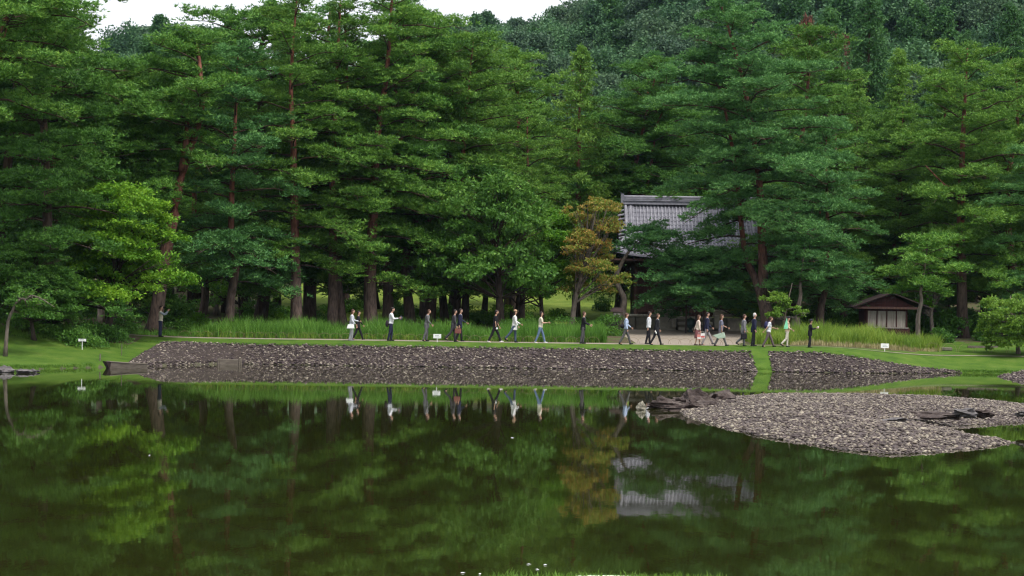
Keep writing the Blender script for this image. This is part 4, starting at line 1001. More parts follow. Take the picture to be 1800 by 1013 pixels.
for sg, x0, x1 in ((1, -2.5, .3), (-1, 3.1, .3)):
    b = MB(); b.add([(x0, -.5, 2.4), (x1, -.5, 3.46), (x1, 3.0, 3.46), (x0, 3.0, 2.4), (x0, -.5, 2.48), (x1, -.5, 3.54), (x1, 3.0, 3.54), (x0, 3.0, 2.48)], [(0, 1, 2, 3), (4, 7, 6, 5), (0, 4, 5, 1), (3, 2, 6, 7), (0, 3, 7, 4), (1, 5, 6, 2)])
    b.build('roof_panel', M_BLACKWOOD, SHED)

# low timber trough / kerb by the right lawn
x = XW(1692, 104, 597); kb = MB(); kb.box((0, 0, .1), (.9, .5, .2)); o = kb.build('stone_block', M_BLOCKD, None, bevel=.03, loc=(x, 108.5, gz1(x, 108.5)))
tag(o, 'low dark stone block at the right end of the iris bed', 'stone block')
x0, x1 = XW(1690, 113, 590), XW(1742, 113, 590)
o = MB(); o.box((0, 0, .06), (x1 - x0, .14, .14)); tag(o.build('log_kerb', M_GREYWOOD, None, loc=((x0 + x1) / 2, 111.5, gz1((x0 + x1) / 2, 111.5))), 'pale log edging the bare earth under the big right pine', 'log')

# signs
def signboard(lab, px, Yb, w=.44, h=.24, hz=.34, tilt=0.0):
    x = XW(px, Yb, 590); t = thing('signboard', lab, 'sign', (x, Yb, gz1(x, Yb)), tilt)
    b = MB(); b.box((0, 0, hz), (w, .025, h)); bd = b.build('board', M_WHITE, t)
    b = MB(); b.box((0, .02, hz / 2 - .06), (.03, .03, hz)); b.build('post', M_WHITE, t)
    for j, (dx, dw) in enumerate([(-.04, .5), (.03, .62)]): b = MB(); b.box((dx * w, -.0145, hz + .04 - .08 * j), (dw * w, .003, .022)); b.build('text_line', M_INK, bd)
signboard('small white signboard at the path edge beside the man in grey suit', 768, 101.1)
signboard('small white signboard in front of the right iris bed', 1555, 103.2, .46, .26, .34)
signboard('small white signboard under the trees on the left lawn', 144, 92.5, .4, .13, .5)

# hoop fences
def hoops(lab, pts, Yf, wid=.75, hh=.36):
    t = thing('hoop_fence', lab, 'fence', (0, 0, 0))
    for x in pts:
        y = Yf(x) if callable(Yf) else Yf; z = gz1(x, y)
        b = MB(); b.tube([(x + wid / 2 * math.cos(a), y, z - .03 + hh * math.sin(a) ** .8) for a in np.linspace(.02, PI - .02, 11)], .009, 5); b.build('hoop', M_BAMBOO, t)
hoops('low bamboo hoop fence along the iris bed behind the path', np.arange(XW(325, 103.2), XW(1050, 103.2), .62), 103.15)
hoops('low bamboo hoop fence where the gravel court meets the path', np.arange(XW(1112, 103.2), XW(1290, 103.2), .6), 103.05)
hoops('low bamboo hoop fence along the lawn at the right edge', np.arange(XW(1640, 107, 612), XW(1830, 107, 612), 1.0), 107.2, .9, .55)
# thin edging of the lawn path on the right
ed = np.linspace(12.9, 34, 60); ey = Ys(ed) + 4.6 + .03 * (ed - 12.9)
V = np.concatenate([np.stack([ed, ey, gz(ed, ey) + .03], -1), np.stack([ed, ey + .22, gz(ed, ey + .22) + .03], -1)]); n_ = len(ed)
tag(ob('path_edging', mesh('path_edging', V, np.array([[i, i + 1, i + n_ + 1, i + n_] for i in range(n_ - 1)]), M_PATH)), kind='structure')

# ------------------------------------------------------------------ boat, landing block and stakes
bx, by = wl_pt(225, 647)
BOAT = thing('punt_boat', 'old grey wooden punt with dark square stern moored at the left bank', 'boat', (bx, by - .6, 0), R(26), None, .82)
def hull(mb, off, z0f):
    st = []
    for u in np.linspace(0, 1, 7):
        x = -1.05 + 2.3 * u; w = .42 * (1 - .55 * max(0, u - .55) ** 1.3 * 2); zt = .3 + .1 * (1 - u) ** 2 - .02 * u; zb = -.1 + .14 * max(0, u - .7) * 2 + .12 * max(0, .15 - u) * 5
        st.append((x, w - off, zt, zb + off))
    V = []
    for x, w, zt, zb in st: V += [(x, -w, zt), (x, -w * .8, zb), (x, w * .8, zb), (x, w, zt)]
    F = []
    for i in range(6):
        for k in range(3): a = i * 4 + k; F.append((a, a + 4, a + 5, a + 1))
    mb.add(V, F); return V
b = MB(); V1 = hull(b, 0, 0); b.build('hull', M_GREYWOOD, BOAT)
b = MB(); hull(b, .035, 0); b.build('inner_planking', M_GREYWOOD, BOAT)
b = MB(); b.add([(-1.3, -.46, .42), (-1.02, -.36, -.1), (-1.02, .36, -.1), (-1.3, .46, .42), (-1.06, -.42, .4), (-1.0, -.34, -.1), (-1.0, .34, -.1), (-1.06, .42, .4)], [(0, 1, 2, 3), (4, 7, 6, 5), (0, 4, 5, 1), (3, 2, 6, 7), (0, 3, 7, 4)]); b.build('stern_board', M_BLACKWOOD, BOAT)
b = MB(); b.add([(-1.3, -.44, .40), (-1.03, -.335, -.08), (-.98, -.425, .41)], [(0, 1, 2)]); b.build('stern_cheek', M_BLACKWOOD, BOAT)
for sy in (-1, 1): b = MB(); b.tube([(V1[i * 4 + (0 if sy < 0 else 3)][0], V1[i * 4 + (0 if sy < 0 else 3)][1], V1[i * 4][2] + .01) for i in range(7)], .028, 6); b.build('gunwale', M_GREYWOOD, BOAT)
for xx in (-.4, .45): b = MB(); b.box((xx, 0, .22), (.22, .76, .035)); b.build('thwart', M_GREYWOOD, BOAT)
lx, ly = wl_pt(405, 641)
LB = thing('landing_block', 'low weathered plank landing block at the foot of the cobble bank', 'landing stage', (lx, ly - .35, 0))
for k in range(3): b = MB(); b.box((0, -.22 + .22 * k, .26), (1.0, .2, .06)); b.build('plank', M_GREYWOOD, LB)
b = MB(); b.box((0, -.33, .1), (.96, .05, .26)); b.build('front_board', M_GREYWOOD, LB)
for s in (-1, 1):
    for yy in (-.3, .28): b = MB(); b.tube([(s * .56, yy, -.3), (s * .56, yy, .36)], .055, 8); b.build('post', M_GREYWOOD, LB)
for lab, px, py, h_ in (('short grey mooring stake on the grass left of the punt', 175, 638, .36), ('thin tall stake behind the punt', 213, 632, .62)):
    p = P(px, py, 0.1); Yk = 89.6 if px < 200 else 92.5; x = XW(px, Yk, py)
    b = MB(); b.tube([(0, 0, -.1), (.01, 0, h_)], .035 if px < 200 else .02, 7); tag(b.build('stake', M_GREYWOOD, None, loc=(x, Yk, gz1(x, Yk))), lab, 'stake')

# ------------------------------------------------------------------ irises and grass
def blades(g, base, hgt, W, lean, seg=2, perc=6):
    "curved strip blades; base (n,3), perc blades each"
    n = len(base) * perc; b0 = np.repeat(base, perc, 0) + np.stack([g.normal(0, .07, n), g.normal(0, .07, n), np.zeros(n)], -1)
    h = np.repeat(hgt, perc) * g.uniform(.6, 1.12, n); a = g.uniform(0, 6.28, n); ln = g.uniform(.05, lean, n) * h
    d = np.stack([np.cos(a), np.sin(a), 0 * a], -1); fa = g.uniform(0, 3.14, n); sd_ = np.stack([np.cos(fa), np.sin(fa), 0 * a], -1)
    rows = []
    for k in range(seg + 1):
        f = k / seg; w = W * (1 - f ** 1.6) * .5 + .002
        c = b0 + d * (ln * f ** 2.2)[:, None]; c[:, 2] += h * (f - .18 * lean * f ** 3)
        rows += [c - sd_ * w, c + sd_ * w]
    V = np.stack(rows, 1); m = 2 * (seg + 1); i = np.arange(n) * m
    F = np.concatenate([np.stack([i + 2 * k, i + 2 * k + 1, i + 2 * k + 3, i + 2 * k + 2], -1) for k in range(seg)])
    return V.reshape(-1, 3), F
def bed(label, name, x0, x1, t0, t1, n, m, seed, h=(.7, 1.15), W=.035, lean=.5, perc=6, kind='stuff', cat='irises', round_=True):
    g = np.random.default_rng(seed); x = g.uniform(x0, x1, n); f = g.uniform(0, 1, n)
    tt1 = t1 - 0 * x
    if round_: tt1 = t0 + (t1 - t0) * np.clip((x1 - x) / 2.5, .15, 1) ** .5
    y = Ys(x) + t0 + (tt1 - t0) * f
    hh = g.uniform(*h, n) * (.85 + .22 * np.sin(x * 1.1) * np.sin(x * .37 + 2) + .16 * np.sin(x * 2.9 + y) * np.sin(x * 5.3))
    V, F = blades(g, np.stack([x, y, gz(x, y) - .02], -1), hh, W, lean, perc=perc)
    return tag(ob(name, mesh(name, V, F, m)), label, cat, kind=kind)
bed('long bed of tall green iris leaves behind the path', 'iris_bed', XW(335, 104), XW(1062, 104), 6.1, 11.5, 3800, M_IRIS, 61, (.85, 1.4), .032)
bed('fresh yellow-green iris leaves in the bed on the right', 'iris_bed', XW(1330, 104), XW(1680, 104), 7.6, 13.5, 2600, M_IRISY, 62, (1.0, 1.5), .032)
bed('bent paler blades along the foot of the long iris bed', 'iris_fringe', XW(335, 104), XW(1050, 104), 5.95, 6.5, 420, M_IRISY, 63, (.35, .7), .03, 1.2, 4, round_=False)
bed('cut straw-coloured stubble along the foot of the right iris bed', 'iris_stubble', XW(1395, 104), XW(1676, 104), 7.2, 7.75, 560, M_STRAW, 64, (.2, .45), .045, .25, 4, round_=False)
bed('tall weeds at the left end of the path below the trees', 'weed_fringe', XW(165, 104), XW(345, 104), 6.0, 10, 420, M_IRIS, 65, (.25, .6), .03, 1.0, 6, round_=False)
# short grass fringe along the top of the cobbles and the waterline of the lawn
g = np.random.default_rng(66); x = g.uniform(-20.7, 25, 3800); y = Sh(x) + TB(x) + g.normal(.04, .07, len(x))
V, F = blades(g, np.stack([x, y, gz(x, y) - .01], -1), np.full(len(x), .085), .02, .8, 2, 3)
tag(ob('grass_fringe', mesh('grass_fringe', V, F, M_GRASS)), 'short grass fringe along the top of the cobble bank', 'grass', kind='stuff')
x = np.concatenate([g.uniform(-30, -20.6, 900), g.uniform(24.8, 31, 500)]); y = Sh(x) + g.normal(.15, .08, len(x))
V, F = blades(g, np.stack([x, y, gz(x, y) - .01], -1), np.full(len(x), .14), .025, .9, 2, 4)
tag(ob('grass_fringe', mesh('grass_fringe', V, F, M_GRASS)), 'ragged grass hanging over the lawn waterline', 'grass', kind='stuff')
x = g.uniform(-30, -20.6, 900); y = 93.5 + .3 * (x + 27) + .5 * np.sin(x * 2.3) + g.normal(0, .35, len(x))
V, F = blades(g, np.stack([x, y, gz(x, y) - .01], -1), np.full(len(x), .2), .03, .9, 2, 5)
tag(ob('grass_fringe', mesh('grass_fringe', V, F, M_GRASS)), 'ragged grass where the left lawn meets the bare shaded slope', 'grass', kind='stuff')
# grass tips of the near bank
xx = []
for px, w in ((882, 10), (892, 8), (925, 14), (960, 10), (985, 12), (1000, 14), (1028, 10), (1045, 14), (1090, 14), (1100, 16), (1120, 18), (1150, 20), (1165, 16), (1180, 14), (1195, 12), (1230, 16), (1245, 14), (1262, 10)):
    xx.append(g.normal(XW(px, 20.3, 1010), w / 155 * .9, int(w * 2.2)))
x = np.concatenate(xx); y = g.uniform(19.9, 20.35, len(x)); hh = g.uniform(.04, .13, len(x)) * 1.0
V, F = blades(g, np.stack([x, y, np.full(len(x), -.02)], -1), hh, .008, .5, 3, 3)
tag(ob('near_grass', mesh('near_grass', V, F, M_GRASS)), 'thin grass tips growing in the shallow water at the bottom edge', 'grass', kind='stuff')
p0 = [P(px, py, 20.32) for px, py in ((1012, 1012), (1040, 1008.5), (1075, 1006.8), (1105, 1007.5), (1130, 1008.5))]
b = MB(); b.tube([(p.x, 20.3, .004) for p in p0][:1] + [(p.x, 20.3 + .02 * i, .012) for i, p in enumerate(p0)], [.004, .012, .018, .016, .012, .006], 7)
tag(b.build('pale_stick', M_WHITE, None, True), 'pale bleached stick floating among the grass at the bottom edge', 'stick')
for i, (px, py) in enumerate([(813, 1008), (843, 1010), (929, 993), (958, 994), (944, 1002), (900, 770), (262, 801)]):
    x, y = wl_pt(px, py)
    s = .013 * (y / 20) ** .6; b = MB(); b.add([(-s * 2.2, -s, 0.004), (s * 1.8, -s * .7, .006), (s * 2.4, s * .6, .004), (-s * 1.4, s, .007), (0, 0, .012)], [(0, 1, 4), (1, 2, 4), (2, 3, 4), (3, 0, 4), (0, 3, 2, 1)])
    tag(b.build('floating_petal', M_WHITE, None, loc=(x, y, .002), rot=(0, 0, i * 1.3)), 'tiny white fleck of a petal floating on the pond', 'petal', 'white flecks floating on the pond')
# ------------------------------------------------------------------ people
SKIN = noise_mat('skin', [(0.3, (0.42, 0.24, 0.17)), (0.7, (0.52, 0.31, 0.23))], 5, 3, .6, 0)
HAIRD = noise_mat('dark_hair', [(0.3, (0.012, 0.009, 0.008)), (0.7, (0.035, 0.022, 0.018))], 20, 3, .5, .3)
HAIRB = noise_mat('brown_hair', [(0.3, (0.05, 0.025, 0.018)), (0.7, (0.1, 0.05, 0.03))], 20, 3, .5, .3)
HAIRW = noise_mat('white_hair', [(0.3, (0.4, 0.38, 0.36)), (0.7, (0.6, 0.58, 0.55))], 20, 3, .6, .3)
TEMP = []
def capsule(b, p, q, r0, r1, n=8, squash=None):
    p, q = Vector(p), Vector(q); d = (q - p).normalized() if (q - p).length > 1e-6 else Vector((0, 0, 1))
    pts = [p - d * r0 * .96, p - d * r0 * .7, p, p * .5 + q * .5, q, q + d * r1 * .7, q + d * r1 * .96]
    rad = [r0 * .25, r0 * .72, r0, (r0 + r1) / 2, r1, r1 * .72, r1 * .25]
    b.tube(pts, rad, n)
def ell(b, c, r, n=10, m=7):
    V = []; F = []
    for i in range(1, m):
        th = PI * i / m
        for k in range(n): a = 2 * PI * k / n; V.append((c[0] + r[0] * math.sin(th) * math.cos(a), c[1] + r[1] * math.sin(th) * math.sin(a), c[2] + r[2] * math.cos(th)))
    V += [(c[0], c[1], c[2] + r[2]), (c[0], c[1], c[2] - r[2])]; t, bo = len(V) - 2, len(V) - 1
    for i in range(m - 2):
        for k in range(n): F.append((i * n + k, (i + 1) * n + k, (i + 1) * n + (k + 1) % n, i * n + (k + 1) % n))
    for k in range(n): F += [(t, k, (k + 1) % n), (bo, (m - 2) * n + (k + 1) % n, (m - 2) * n + k)]
    b.add(V, F)
def remeshed(b, name, m, parent, vox=.03, smooth=3, post=None):
    me = bpy.data.meshes.new(name); me.from_pydata(b.v, [], b.f); me.materials.append(m)
    o = ob(name, me, parent)
    r = o.modifiers.new('r', 'REMESH'); r.mode = 'VOXEL'; r.voxel_size = vox; r.use_smooth_shade = True
    s = o.modifiers.new('s', 'SMOOTH'); s.iterations = smooth; s.factor = .5
    TEMP.append((o, post, m)); return o
def polar(o, ang, l, y=0.0): return Vector((o[0] + math.sin(ang) * l, o[1] + y, o[2] - math.cos(ang) * l))

def person(label, px, Yp, hpx, top, trousers, shoes, hair=HAIRD, legs=(22, 8, -18, -42), arms=(-15, -5, 18, 30), sleeves='long', jacket=0, hat=None, skirt=None, lean=3, headtilt=0, collar=None, rz=0.0, vest=None, sleevecol=None, hairlong=0, tunic=0, girth=1.0):
    """legs: thigh/shin angles (deg, + is forward) of far leg then near leg; arms: upper/fore of far then near. Figure faces +x."""
    k = hpx * Yp / FPX / 1.74
    x = XW(px, Yp, 600); root = thing('person', label, 'person', (x, Yp, gz1(x, Yp)), rz, 'people walking along the path', k)
    la = [R(a * .85) for a in legs]; aa = [R(a) for a in arms]
    hip = {1: (0, .085, 0), -1: (0, -.085, 0)}; J = {}
    for s, i in ((1, 0), (-1, 2)):
        kn = polar(hip[s], la[i], .43); an = polar(kn, la[i + 1], .42); J[s] = (kn, an)
    low = min(J[s][1].z for s in (1, -1)) - .075
    zo = -low
    for s in (1, -1): J[s] = (J[s][0] + Vector((0, 0, zo)), J[s][1] + Vector((0, 0, zo))); hip[s] = Vector(hip[s]) + Vector((0, 0, zo))
    ln = R(lean); pel = Vector((0, 0, zo + .05)); ch = pel + Vector((math.sin(ln) * .36, 0, math.cos(ln) * .36)); nk = pel + Vector((math.sin(ln) * .56, 0, math.cos(ln) * .56))
    ht = R(headtilt); hd = nk + Vector((math.sin(ln + ht) * .2 + .015, 0, math.cos(ln + ht) * .2))
    sh = {s: nk + Vector((-.01, s * .175, -.075)) for s in (1, -1)}; AR = {}
    for s, i in ((1, 0), (-1, 2)):
        el = polar(sh[s], aa[i], .285, s * .035); wr = polar(el, aa[i + 1], .245, -s * .01); hn = polar(wr, aa[i + 1], .08); AR[s] = (el, wr, hn)
    gq = girth
    b = MB()                                                        # the body, one continuous surface
    def torso(b, e, zlow=0):
        ell(b, (pel.x, 0, pel.z), ((.125 + e) * gq, .165 + e, .14 + e)); ell(b, ((pel.x + ch.x) / 2 + .01, 0, (pel.z + ch.z) / 2), ((.12 + e) * gq, .15 + e, .2)); ell(b, (ch.x, 0, ch.z), ((.125 + e) * gq, .18 + e, .2 + e))
        for s in (1, -1): capsule(b, (nk.x, 0, nk.z - .05), sh[s], .06 + e, .062 + e)
    torso(b, 0)
    capsule(b, (nk.x, 0, nk.z - .04), hd - Vector((0, 0, .05)), .058, .052)
    ell(b, hd, (.098, .078, .122)); ell(b, (hd.x + .03, 0, hd.z - .06), (.062, .055, .062)); ell(b, (hd.x + .098, 0, hd.z - .02), (.022, .018, .03), 6, 5)
    for s in (1, -1):
        ell(b, (hd.x - .01, s * .078, hd.z - .01), (.02, .014, .032), 6, 5)
        capsule(b, hip[s], J[s][0], .082, .056); capsule(b, J[s][0], J[s][1], .056, .038); capsule(b, J[s][1] + Vector((-.03, 0, -.035)), J[s][1] + Vector((.13, 0, -.045)), .032, .026)
        capsule(b, sh[s], AR[s][0], .048, .038); capsule(b, AR[s][0], AR[s][1], .038, .028); ell(b, AR[s][2], (.036, .024, .045), 8, 6)
    def fingers(bb):
        for s, i in ((1, 1), (-1, 3)):
            h = AR[s][2]; a = aa[i]; f = Vector((math.sin(a), 0, -math.cos(a))); w = Vector((math.cos(a), 0, math.sin(a)))
            for j, ll in enumerate((.06, .07, .066, .05)):
                q = h + f * .03 + w * (.024 - .016 * j); m_ = q + f * ll * .5; bb.tube([q, m_, m_ + f * ll * .45 + Vector((0, -s * .02, 0))], [.0095, .009, .007], 5)
            q = h + w * .032; bb.tube([q, q + w * .02 + f * .03, q + w * .022 + f * .055], [.011, .01, .008], 5)
    remeshed(b, 'body', SKIN, root, .026, 2, fingers)
    # clothes
    if trousers:
        b = MB(); ell(b, (pel.x, 0, pel.z - .01), (.138 * gq, .176, .15))
        for s in (1, -1):
            capsule(b, hip[s], J[s][0], .1, .076); e = J[s][1] + (J[s][0] - J[s][1]) * .06; capsule(b, J[s][0], e, .076, .064)
        remeshed(b, 'trousers', cloth(trousers), root)
    if skirt:
        b = MB(); ell(b, (pel.x, 0, pel.z), (.14, .175, .13)); kz = (J[1][0].z + J[-1][0].z) / 2
        b.lathe((pel.x, 0, 0), [(.15, pel.z), (.19, pel.z - .2), (.23, kz - .04), (.22, kz - .06)], 14); remeshed(b, 'skirt', cloth(skirt), root)
    b = MB(); torso(b, .016)
    if jacket or tunic:
        dz = .2 + .12 * tunic; b.lathe((pel.x, 0, 0), [(.13 * gq, pel.z + .15), (.15 * gq, pel.z), (.155 * gq + .05 * tunic, pel.z - dz), (.145 * gq + .05 * tunic, pel.z - dz - .01)], 14)
    sc_ = cloth(sleevecol) if sleevecol else None
    sb = MB() if sc_ else b
    for s in (1, -1):
        if sleeves: capsule(sb, sh[s], AR[s][0] if sleeves == 'long' else sh[s].lerp(AR[s][0], .75), .064, .054)
        if sleeves == 'long': capsule(sb, AR[s][0], AR[s][0].lerp(AR[s][1], .92), .052, .044)
    remeshed(b, 'jacket' if jacket else 'shirt', cloth(top), root)
    if sc_: remeshed(sb, 'sleeve', sc_, root)
    if collar:
        b = MB(); b.lathe((nk.x, 0, nk.z - .06), [(.075, -.01), (.078, .03), (.064, .07), (.06, .07)], 10)
        b.add([(nk.x + .1, -.055, nk.z - .03), (nk.x + .1, .055, nk.z - .03), (ch.x + .155 * gq, 0, ch.z - .02), (nk.x + .03, 0, nk.z)], [(0, 2, 1), (0, 3, 2), (1, 2, 3), (0, 1, 3)]); b.build('collar', cloth(collar), root)
    for s in (1, -1):
        a = J[s][1]; i = 0 if s == 1 else 2; fa = la[i + 1]; toe = Vector((math.cos(fa * .5), 0, -.25 + math.sin(fa * .5) * 1.0)) if fa < -.3 else Vector((1, 0, .12 if fa > .25 else 0)); toe.normalize()
        b = MB(); capsule(b, a + Vector((-.035, 0, -.038)), a + Vector((-.0, 0, -.04)) + toe * .15, .042, .034); capsule(b, a + Vector((0, 0, .02)), a + Vector((0, 0, -.02)), .045, .045); remeshed(b, 'shoe', cloth(shoes), root, .026, 1)
    b = MB(); ell(b, (hd.x - .018, 0, hd.z + .03), (.1, .09, .112)); ell(b, (hd.x - .05, 0, hd.z - .02), (.068, .083, .095))
    if hairlong: ell(b, (hd.x - .06, 0, hd.z - .09), (.065, .085, .13 + hairlong)) 
    remeshed(b, 'hair', hair, root, .026, 1)
    for s in (1, -1): e = MB(); ell(e, (hd.x + .083, s * .032, hd.z + .008), (.012, .014, .008), 6, 5); e.build('eye', HAIRD, root)
    if hat:
        b = MB(); kind, col = hat
        if kind == 'cap': ell(b, (hd.x - .005, 0, hd.z + .065), (.112, .1, .08)); b.box((hd.x + .14, 0, hd.z + .05), (.1, .13, .014))
        else: b.lathe((hd.x, 0, hd.z + .05), [(.165, 0), (.17, .012), (.112, .025), (.105, .085), (.06, .11), (.01, .112)], 14)
        b.build('hat', cloth(col), root, True)
    root['_k'] = k
    return root, dict(hd=hd, nk=nk, ch=ch, pel=pel, sh=sh, AR=AR, k=k, J=J)
def held(root, name, label, cat, mb, m, local, info, smooth=False, bevel=0.0, extra=None):
    k = info['k']; w = Matrix.Rotation(root.rotation_euler.z, 3, 'Z') @ (Vector(local) * k) + root.location
    o = mb.build(name, m, None, smooth, bevel, loc=w, scale=(k, k, k), rot=(0, 0, root.rotation_euler.z)); tag(o, label, cat)
    return o

W_, NAVY, BLK, GRY, LGR = (.72, .72, .76), (.018, .02, .05), (.014, .013, .018), (.13, .125, .14), (.33, .32, .35)
YP = 101.6
# man with camera
r, i = person('man in beige vest standing with a camera raised to his face', 281, 101.2, 51.5, (.5, .45, .36), NAVY, BLK, HAIRD, (2, 0, -3, -3), (62, 140, 58, 138), 'long', 0, sleevecol=(.26, .3, .35), lean=1)
b = MB(); b.box((0, 0, 0), (.07, .13, .09)); b.tube([(.03, 0, 0), (.1, 0, 0)], .035, 8); b.box((0, .0, .055), (.05, .05, .03)); held(r, 'camera', 'black camera held up by the man in beige vest', 'camera', b, cloth(BLK), (i['hd'].x + .17, 0, i['hd'].z), i)
r, i = person('woman in pale jacket and light grey trousers with a white handbag', 617, 101.0, 52.5, (.55, .56, .62), (.36, .35, .38), (.3, .28, .3), HAIRB, (6, -8, -4, -14), (25, 80, 5, 45), 'long', 1, hairlong=.03, headtilt=6)
b = MB(); b.add([(-.24, -.05, 0), (.22, -.05, 0), (.22, .05, 0), (-.24, .05, 0), (-.17, -.03, .24), (.15, -.03, .24), (.15, .03, .24), (-.17, .03, .24)], [(0, 1, 5, 4), (1, 2, 6, 5), (2, 3, 7, 6), (3, 0, 4, 7), (4, 5, 6, 7), (3, 2, 1, 0)])
hb = held(r, 'handbag', 'white trapezoid handbag on the arm of the woman in pale jacket', 'handbag', b, M_WHITE, (-.02, -.29, .72), i, bevel=.02)
b = MB(); b.tube([(-.1, 0, .22), (-.08, 0, .36), (.06, 0, .36), (.08, 0, .22)], .011, 6); b.build('handle', cloth(BLK), hb)
r, i = person('person in black striding half hidden behind the woman in pale jacket', 628, 102.3, 49, BLK, BLK, BLK, HAIRD, (28, 22, -16, -34), (20, 40, -15, 0), 'long', 1)
r, i = person('man in white shirt and navy trousers reading a paper in his hands', 686, 101.2, 56, W_, NAVY, BLK, HAIRD, (8, -4, -6, -16), (28, 100, 30, 98), 'long', 0, headtilt=12)
b = MB(); b.box((0, 0, 0), (.16, .02, .2), ry=.7); held(r, 'leaflet', 'small dark leaflet read by the man in white shirt', 'leaflet', b, cloth((.1, .1, .12)), (i['AR'][-1][2].x + .05, 0, i['AR'][-1][2].z + .02), i)
b = MB(); ell(b, (0, 0, 0), (.1, .13, .2)); held(r, 'shoulder_bag', 'dark bag hanging behind the man reading a paper', 'bag', b, cloth((.03, .02, .03)), (-.2, -.03, .95), i, True)
r, i = person('man in grey suit looking down, walking alone', 749, 101.5, 53, (.15, .145, .155), (.13, .125, .135), BLK, HAIRB, (4, -6, -8, -22), (10, 40, 12, 45), 'long', 1, headtilt=16, collar=W_, lean=5)
r, i = person('man in dark grey suit carrying a red-brown briefcase', 796, 101.3, 53.5, (.06, .055, .065), (.05, .045, .055), BLK, HAIRD, (12, 2, -24, -52), (5, 20, 12, 18), 'long', 1, lean=6)
b = MB(); b.box((0, 0, 0), (.36, .1, .28)); bc = held(r, 'briefcase', 'red-brown leather briefcase in the hand of the man in dark grey suit', 'briefcase', b, cloth((.2, .07, .06), .5), (i['AR'][-1][2].x + .06, i['AR'][-1][2].y, i['AR'][-1][2].z - .24), i, bevel=.015)
b = MB(); b.tube([(-.07, 0, .13), (-.05, 0, .19), (.05, 0, .19), (.07, 0, .13)], .012, 6); b.build('handle', cloth((.12, .05, .04)), bc)
b = MB(); b.box((0, -.054, .06), (.34, .006, .02)); b.build('flap_edge', cloth((.3, .16, .1)), bc)
r, i = person('man in navy suit with white collar beside the briefcase carrier', 807, 102.2, 54.5, NAVY, BLK, BLK, HAIRD, (14, 4, -10, -22), (22, 60, -8, 0), 'long', 1, collar=W_)
r, i = person('person all in black with white shoes in a wide stride', 869, 101.6, 55.5, BLK, BLK, (.7, .66, .66), HAIRD, (30, 22, -24, -32), (18, 25, 2, 8), 'short', 0, headtilt=10)
b = MB(); b.box((0, 0, 0), (.1, .05, .09)); held(r, 'white_pouch', 'small white pouch in the hand of the person all in black', 'pouch', b, M_WHITE, (i['AR'][-1][2].x + .04, i['AR'][-1][2].y - .02, i['AR'][-1][2].z - .02), i, bevel=.01)
r, i = person('woman in long white tunic, blue jeans and tan hat', 903, 101.8, 54, (.74, .72, .72), (.06, .085, .13), BLK, HAIRD, (10, 2, -36, -48), (20, 60, 12, 30), 'long', 0, hat=('cap', (.42, .27, .17)), tunic=.5, hairlong=.04)
r, i = person('person in cream T-shirt and pale blue jeans with white shoes', 949, 101.6, 53, (.62, .58, .46), (.13, .19, .3), (.7, .7, .7), HAIRD, (26, 16, -20, -26), (30, 90, 22, 95), 'short', 0, hairlong=.02)
r, i = person('man in black jacket and grey trousers holding one hand forward', 1024, 101.4, 53, BLK, (.085, .08, .085), BLK, HAIRB, (6, -4, -8, -14), (30, 70, 22, 62), 'long', 1, collar=W_)
r, i = person('man in light blue shirt and grey trousers with a black shoulder bag', 1099, 101.4, 53.5, (.42, .5, .68), (.1, .095, .1), BLK, HAIRB, (27, 18, -22, -34), (20, 50, -4, 14), 'long', 0)
b = MB(); ell(b, (0, 0, 0), (.13, .1, .13)); sb = held(r, 'shoulder_bag', 'black bag slung behind the man in light blue shirt', 'bag', b, cloth(BLK), (-.2, -.08, 1.05), i, True)
b = MB(); b.tube([(-.02, 0, .1), (.1, -.02, .36), (.2, .03, .42)], .016, 6); b.build('strap', cloth(BLK), sb)
r, i = person('man in white shirt and black trousers beside a man in black suit', 1139, 102.2, 54, W_, BLK, BLK, HAIRD, (10, 2, -8, -16), (-14, 0, -12, -4), 'long', 0)
r, i = person('man in black suit carrying a rolled white paper', 1153, 101.3, 53, BLK, BLK, BLK, HAIRB, (26, 18, -22, -34), (14, 20, -16, -10), 'long', 1, collar=W_, lean=5)
b = MB(); b.tube([(-.02, 0, .06), (.06, 0, -.1)], .035, 8); held(r, 'paper_roll', 'rolled white paper in the hand of the man in black suit', 'paper', b, M_WHITE, tuple(i['AR'][-1][2] + Vector((.02, 0, -.06))), i)
r, i = person('woman in cream top and dark red skirt carrying patterned shopping bags', 1226, 101.5, 50.5, (.72, .58, .5), None, (.12, .08, .07), HAIRB, (14, 6, -10, -18), (-25, -20, 8, 12), 'long', 0, skirt=(.2, .075, .08), hairlong=.03)
for nm, dx, c1, c2, lab in (('shopping_bag', -.02, (.55, .2, .18), (.75, .72, .7), 'red and white patterned bag'), ('shopping_bag', .2, (.7, .66, .64), (.55, .12, .12), 'white shopping bag with red mark')):
    b = MB(); b.add([(-.13, -.05, 0), (.13, -.05, 0), (.13, .05, 0), (-.13, .05, 0), (-.12, -.04, .3), (.12, -.04, .3), (.12, .04, .3), (-.12, .04, .3)], [(0, 1, 5, 4), (1, 2, 6, 5), (2, 3, 7, 6), (3, 0, 4, 7), (4, 5, 6, 7), (3, 2, 1, 0)])
    sg = held(r, nm, lab + ' carried by the woman in cream top', 'bag', b, cloth(c1), (dx + .06, -.3, .36 + .08 * (dx > 0)), i)
    b = MB(); b.box((0, -.052, .09), (.22, .006, .11)); b.build('print_panel', cloth(c2), sg)
    b = MB(); b.tube([(-.06, 0, .29), (-.05, 0, .42), (.05, 0, .42), (.06, 0, .29)], .008, 5); b.build('handle', cloth((.6, .58, .55)), sg)
